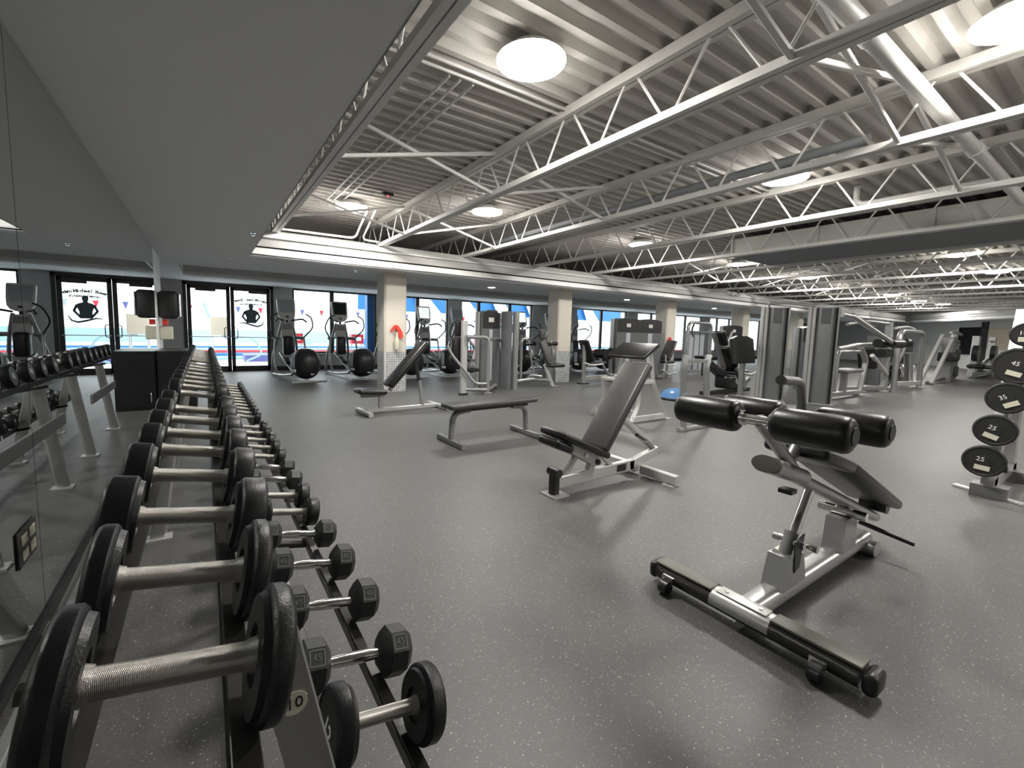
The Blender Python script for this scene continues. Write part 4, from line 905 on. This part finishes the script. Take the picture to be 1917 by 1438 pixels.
MB().bar((.7, .1, .1), (.4, .1, 1.0), .2, .14, oval=True).build('lever', 'silver', t)
MB().sph((.15, .1, 1.28), (.2, .14, .13), 14, 8).build('hand_pad', 'plastic', t)
MB().sph((-.65, .1, .5), (.18, .14, .2), 14, 8).build('cam', 'black', t)
MB().rbox((1.25, 0, .015), (.4, .2, .03), .01).build('foot', 'silverlight', t)
t = thing('seated_row_machine', 'machine with big black square pad beside the wide frame', 'weight machine', (18.35, 4.35, 0))
MB().rbox((-.3, 0, 1.05), (1.1, .15, .46), .06).build('chest_pad', 'vinyl', t)
MB().bar((.0, .1, 0), (.0, .1, .9), .2, .2).build('post', 'plastic', t)
MB().bar((-.7, -.1, .15), (.2, -.1, .55), .2, .14, oval=True).build('frame', 'silverlight', t)
MB().sph((-.8, -.1, .45), (.3, .2, .25), 12, 8).build('cam', 'chrome', t); MB().bar((-.8, 0, .06), (.2, 0, .06), .14, .12).build('base', 'plastic', t)
t = thing('hack_squat_machine', 'machine with steep bright diagonal rails at the far right', 'weight machine', (19.3, 3.8, 0))
for y in (0, .28):
    MB().bar((-.6, y, .02), (1.5, y, 1.55), .09, .12).build('guide_rail', 'silverlight', t)
MB().bar((1.4, .1, 0), (1.4, .1, 1.5), .35, .3).build('upright', 'steelgrey', t)
MB().rbox((1.0, 0, .85), (.2, .5, .3), .05).build('carriage', 'plastic', t)
tube(t, 'base_tube', [(-.5, .1, .05), (1.0, .1, .15), (2.2, .1, .08)], .06, 'steelgrey')
tube(t, 'yoke', [(1.0, 0, 1.65), (1.6, 0, 1.68), (2.4, 0, 1.60)], .04, 'silverlight')
t = thing('power_rack', 'grey rack with dark square plates near the far wall', 'weight machine', (22.4, 4.1, 0))
for x in (-.7, .6): MB().bar((x, 0, 0), (x, 0, 1.4), .12, .12).build('post', 'steelgrey', t)
for z in (.3, .9): MB().rbox((-.2, 0, z), (.7, .4, .38), .04).build('plate_box', 'black', t)
MB().bar((-.7, 0, 1.38), (.6, 0, 1.38), .1, .1).build('top_beam', 'steelgrey', t)
for z in (.62, 1.25):
    for x in (-.45, -.25, -.05, .15): MB().sph((x, -.1, z), .06, 10, 6).build('knob', 'chrome', t)
t = thing('bench_press', 'olympic bench press with black round plates near the far wall', 'weight machine', (26.0, 3.9, 0))
for x in (-1.4, 1.6):
    MB().bar((x, 0, 0), (x + .1, 0, 1.6), .22, .18).build('upright', 'silver', t)
    MB().cyl((x - .5 if x < 0 else x - .3, -.2, .95), (x - .5 if x < 0 else x - .3, -.05, .95), .30, n=24).build('hanging_plate', 'plastic', t)
MB().bar((-1.8, 0, .15), (2.2, 0, .15), .16, .16).build('base', 'silverlight', t)
pad('bench', 'vinyl', t, (-1.6, -.1, .45), (.9, -.1, .35), .5, .16)
tube(t, 'brace', [(1.6, 0, 1.45), (2.6, 0, .95), (.4, 0, .5)], .08)

# cloths and cleaning bottles hanging on columns
for x, z, lb in ((3.30, 1.30, 'first column'), (12.45, 1.18, 'third column')):
    t = thing('hanging_cloth', 'red cloth hanging with a spray bottle on the %s' % lb, 'cloth', (x, 8.735, z))
    vs = MB(); 
    vs.prism([(-.12, -.02), (-.06, .07), (.0, .09), (.06, .04), (.12, -.06), (.14, -.16), (.06, -.20), (.03, -.06), (-.02, .02), (-.07, -.03), (-.11, -.07)], (0, -.05, 0), (1, 0, 0), (0, 0, 1), (0, .03, 0)); vs.build('cloth', 'red', t)
    MB().lathe([(.045, -.42), (.05, -.40), (.05, -.22), (.025, -.16), (.018, -.06), (.0001, -.06)], (0, -.055, 0), (0, 0, 1), 16).build('spray_bottle', 'label', t)
    MB().tube([(0, 0, .02), (0, -.05, .02)], .008, 8).build('hook', 'chrome', t)
tag(MB().rbox((12.3, Y1 - .03, 2.05), (.2, .05, .22), .01).build('fire_alarm', 'red'), 'dark red fire alarm box high on the pier left of the second column', 'fire alarm')
# far wall panels
def onfar(s, z0, z1, w_, m, name, label, cat, th=.05):
    o_ = W0 + u * s - nrm * .004; b = MB().prism([(0, z0), (0, z1), (-th, z1), (-th, z0)], o_, nrm, (0, 0, 1), u * w_).build(name, m); tag(b, label, cat)
onfar(7.9, .75, 2.15, 1.4, 'screen', 'dark_wall_panel', 'dark framed panel on the far wall', 'panel')
onfar(9.85, 1.05, 2.1, 1.75, 'wood', 'tan_board', 'large tan board on the far wall', 'board')
onfar(9.38, 0, 2.40, .40, 'frame', 'dark_post', 'dark post between the panels on the far wall', 'post')
onfar(11.65, .95, 1.6, .9, 'white', 'white_notice', 'bright white panel at the right end of the far wall', 'panel')

# ------------------------------------------------------------------ swimming hall beyond the glass
struct('pool_deck', MB().bb(-16, 44, Y1 + .2, 19.5, -.12, -.02).bb(-16, 44, 34, 60, -.12, -.02), 'white_pool')
t = MB().bb(-16, 44, 19.5, 34, -.5, -.10).build('pool_water', 'water'); t['kind'] = 'structure'
tag(MB().bb(1.2, 9, 18.2, 19.4, -.02, .22).build('pool_coping', 'coping'), 'violet-blue raised pool edge outside the glass', 'pool edge')
tag(MB().bb(4.50, 4.80, Y1 + .22, Y1 + .5, -.02, 3.6).build('blue_post', 'blue'), 'bright blue steel post just outside the window', 'post')
for k, (x, lb) in enumerate(((2.58, 'left'), (4.62, 'second'), (6.0, 'third'), (9.9, 'fourth'), (13.6, 'fifth'))):
    t = thing('cooler_box', 'red and white box on the pool deck, %s from the left' % ('first' if k == 0 else lb), 'box', (x, 16.2, 0), 0, 'red boxes on the pool deck')
    MB().rbox((0, 0, .9), (.42, .35, .34), .02).build('body', 'redbox', t); MB().rbox((0, 0, 1.10), (.44, .37, .07), .02).build('lid', 'white', t)
    MB().bb(-.10, .12, -.18, -.176, .84, .98).build('label', 'white', t)
    for s in (-.17, .17): MB().bar((s, 0, -.02), (s, 0, .74), .03, .03).build('leg', 'silver', t)
t = thing('lifeguard_chair', 'tan boxy chair on the pool deck outside the doors', 'chair', (.45, 17.5, 0))
MB().rbox((0, 0, 1.25), (.55, .5, .62), .03).build('seat_box', 'wood', t)
for sx in (-.22, .22):
    for sy in (-.2, .2): MB().bar((sx, sy, -.02), (sx, sy, .95), .04, .04).build('leg', 'silverlight', t)
tube(t, 'mast', [(-.28, 0, 1.5), (-.45, 0, 2.0)], .04, 'teal')
t = thing('pool_handrail', 'curved pool ladder rail outside the right door', 'handrail', (1.4, 17.6, 0))
tube(t, 'rail', [(-.9, 0, .9), (0, 0, .9), (.35, 0, .3), (-.2, 0, .05)], .03, 'teal', f=.25)
t = thing('pennant_line', 'line of small triangular pennants stretched over the pool', 'pennants', (-5, 22, 0))
MB().tube([(0, 0, 2.08), (30, 0, 2.08)], .012, 6).build('line', 'white', t)
for x in (0, 30): MB().tube([(x, 0, -.5), (x, 0, 2.1)], .03, 8).build('pole', 'teal', t)
for k in range(26):
    MB().prism([(-.10, 0), (.10, 0), (0, -.30)], (2 + k * .85, 0, 2.08), (1, 0, 0), (0, 0, 1), (0, .01, 0)).build('flag', ('redbox', 'shroudlight', 'coping')[k % 3], t)
for k in range(5): tag(MB().tube([(-14, 21 + 2.6 * k, -.07), (40, 21 + 2.6 * k, -.07)], .09, 8).build('lane_rope', ('teal', 'blue', 'redbox', 'teal', 'blue')[k]), 'floating lane rope in the pool, %s from the deck' % ORD[k], 'lane rope', 'lane ropes')
struct('wall_pool', MB().bb(-16, 12, 38, 38.2, -.02, .9), 'teal')
struct('wall_pool_blue', MB().bb(11.0, 44, 38, 38.2, 2.9, 7), 'blue')
struct('wall_pool_white', MB().bb(12.0, 44, 38.0, 38.2, -.02, 2.9), 'white_pool')
for k in range(7):
    x = 12.5 + k * 4.2
    tag(MB().prism([(0, 0), (1.9, 0), (-1.0, 3.2), (-1.6, 3.2)], (x, 37.6, 2.9), (1, 0, 0), (0, 0, 1), (0, .1, 0)).build('roof_truss', 'white'), 'slanting white roof rib against the blue pool wall, %s from the left' % ORD[k], 'rib', 'white ribs of the pool hall')
for k in range(8):
    x = -4 + k * 5
    tag(MB().rbox((x, 34.6, .23), (1.2, .5, .5), .08).build('starting_block', ('blue', 'white', 'teal')[k % 3]), 'starting block across the pool, %s from the left' % ORD[k], 'starting block', 'starting blocks across the pool')
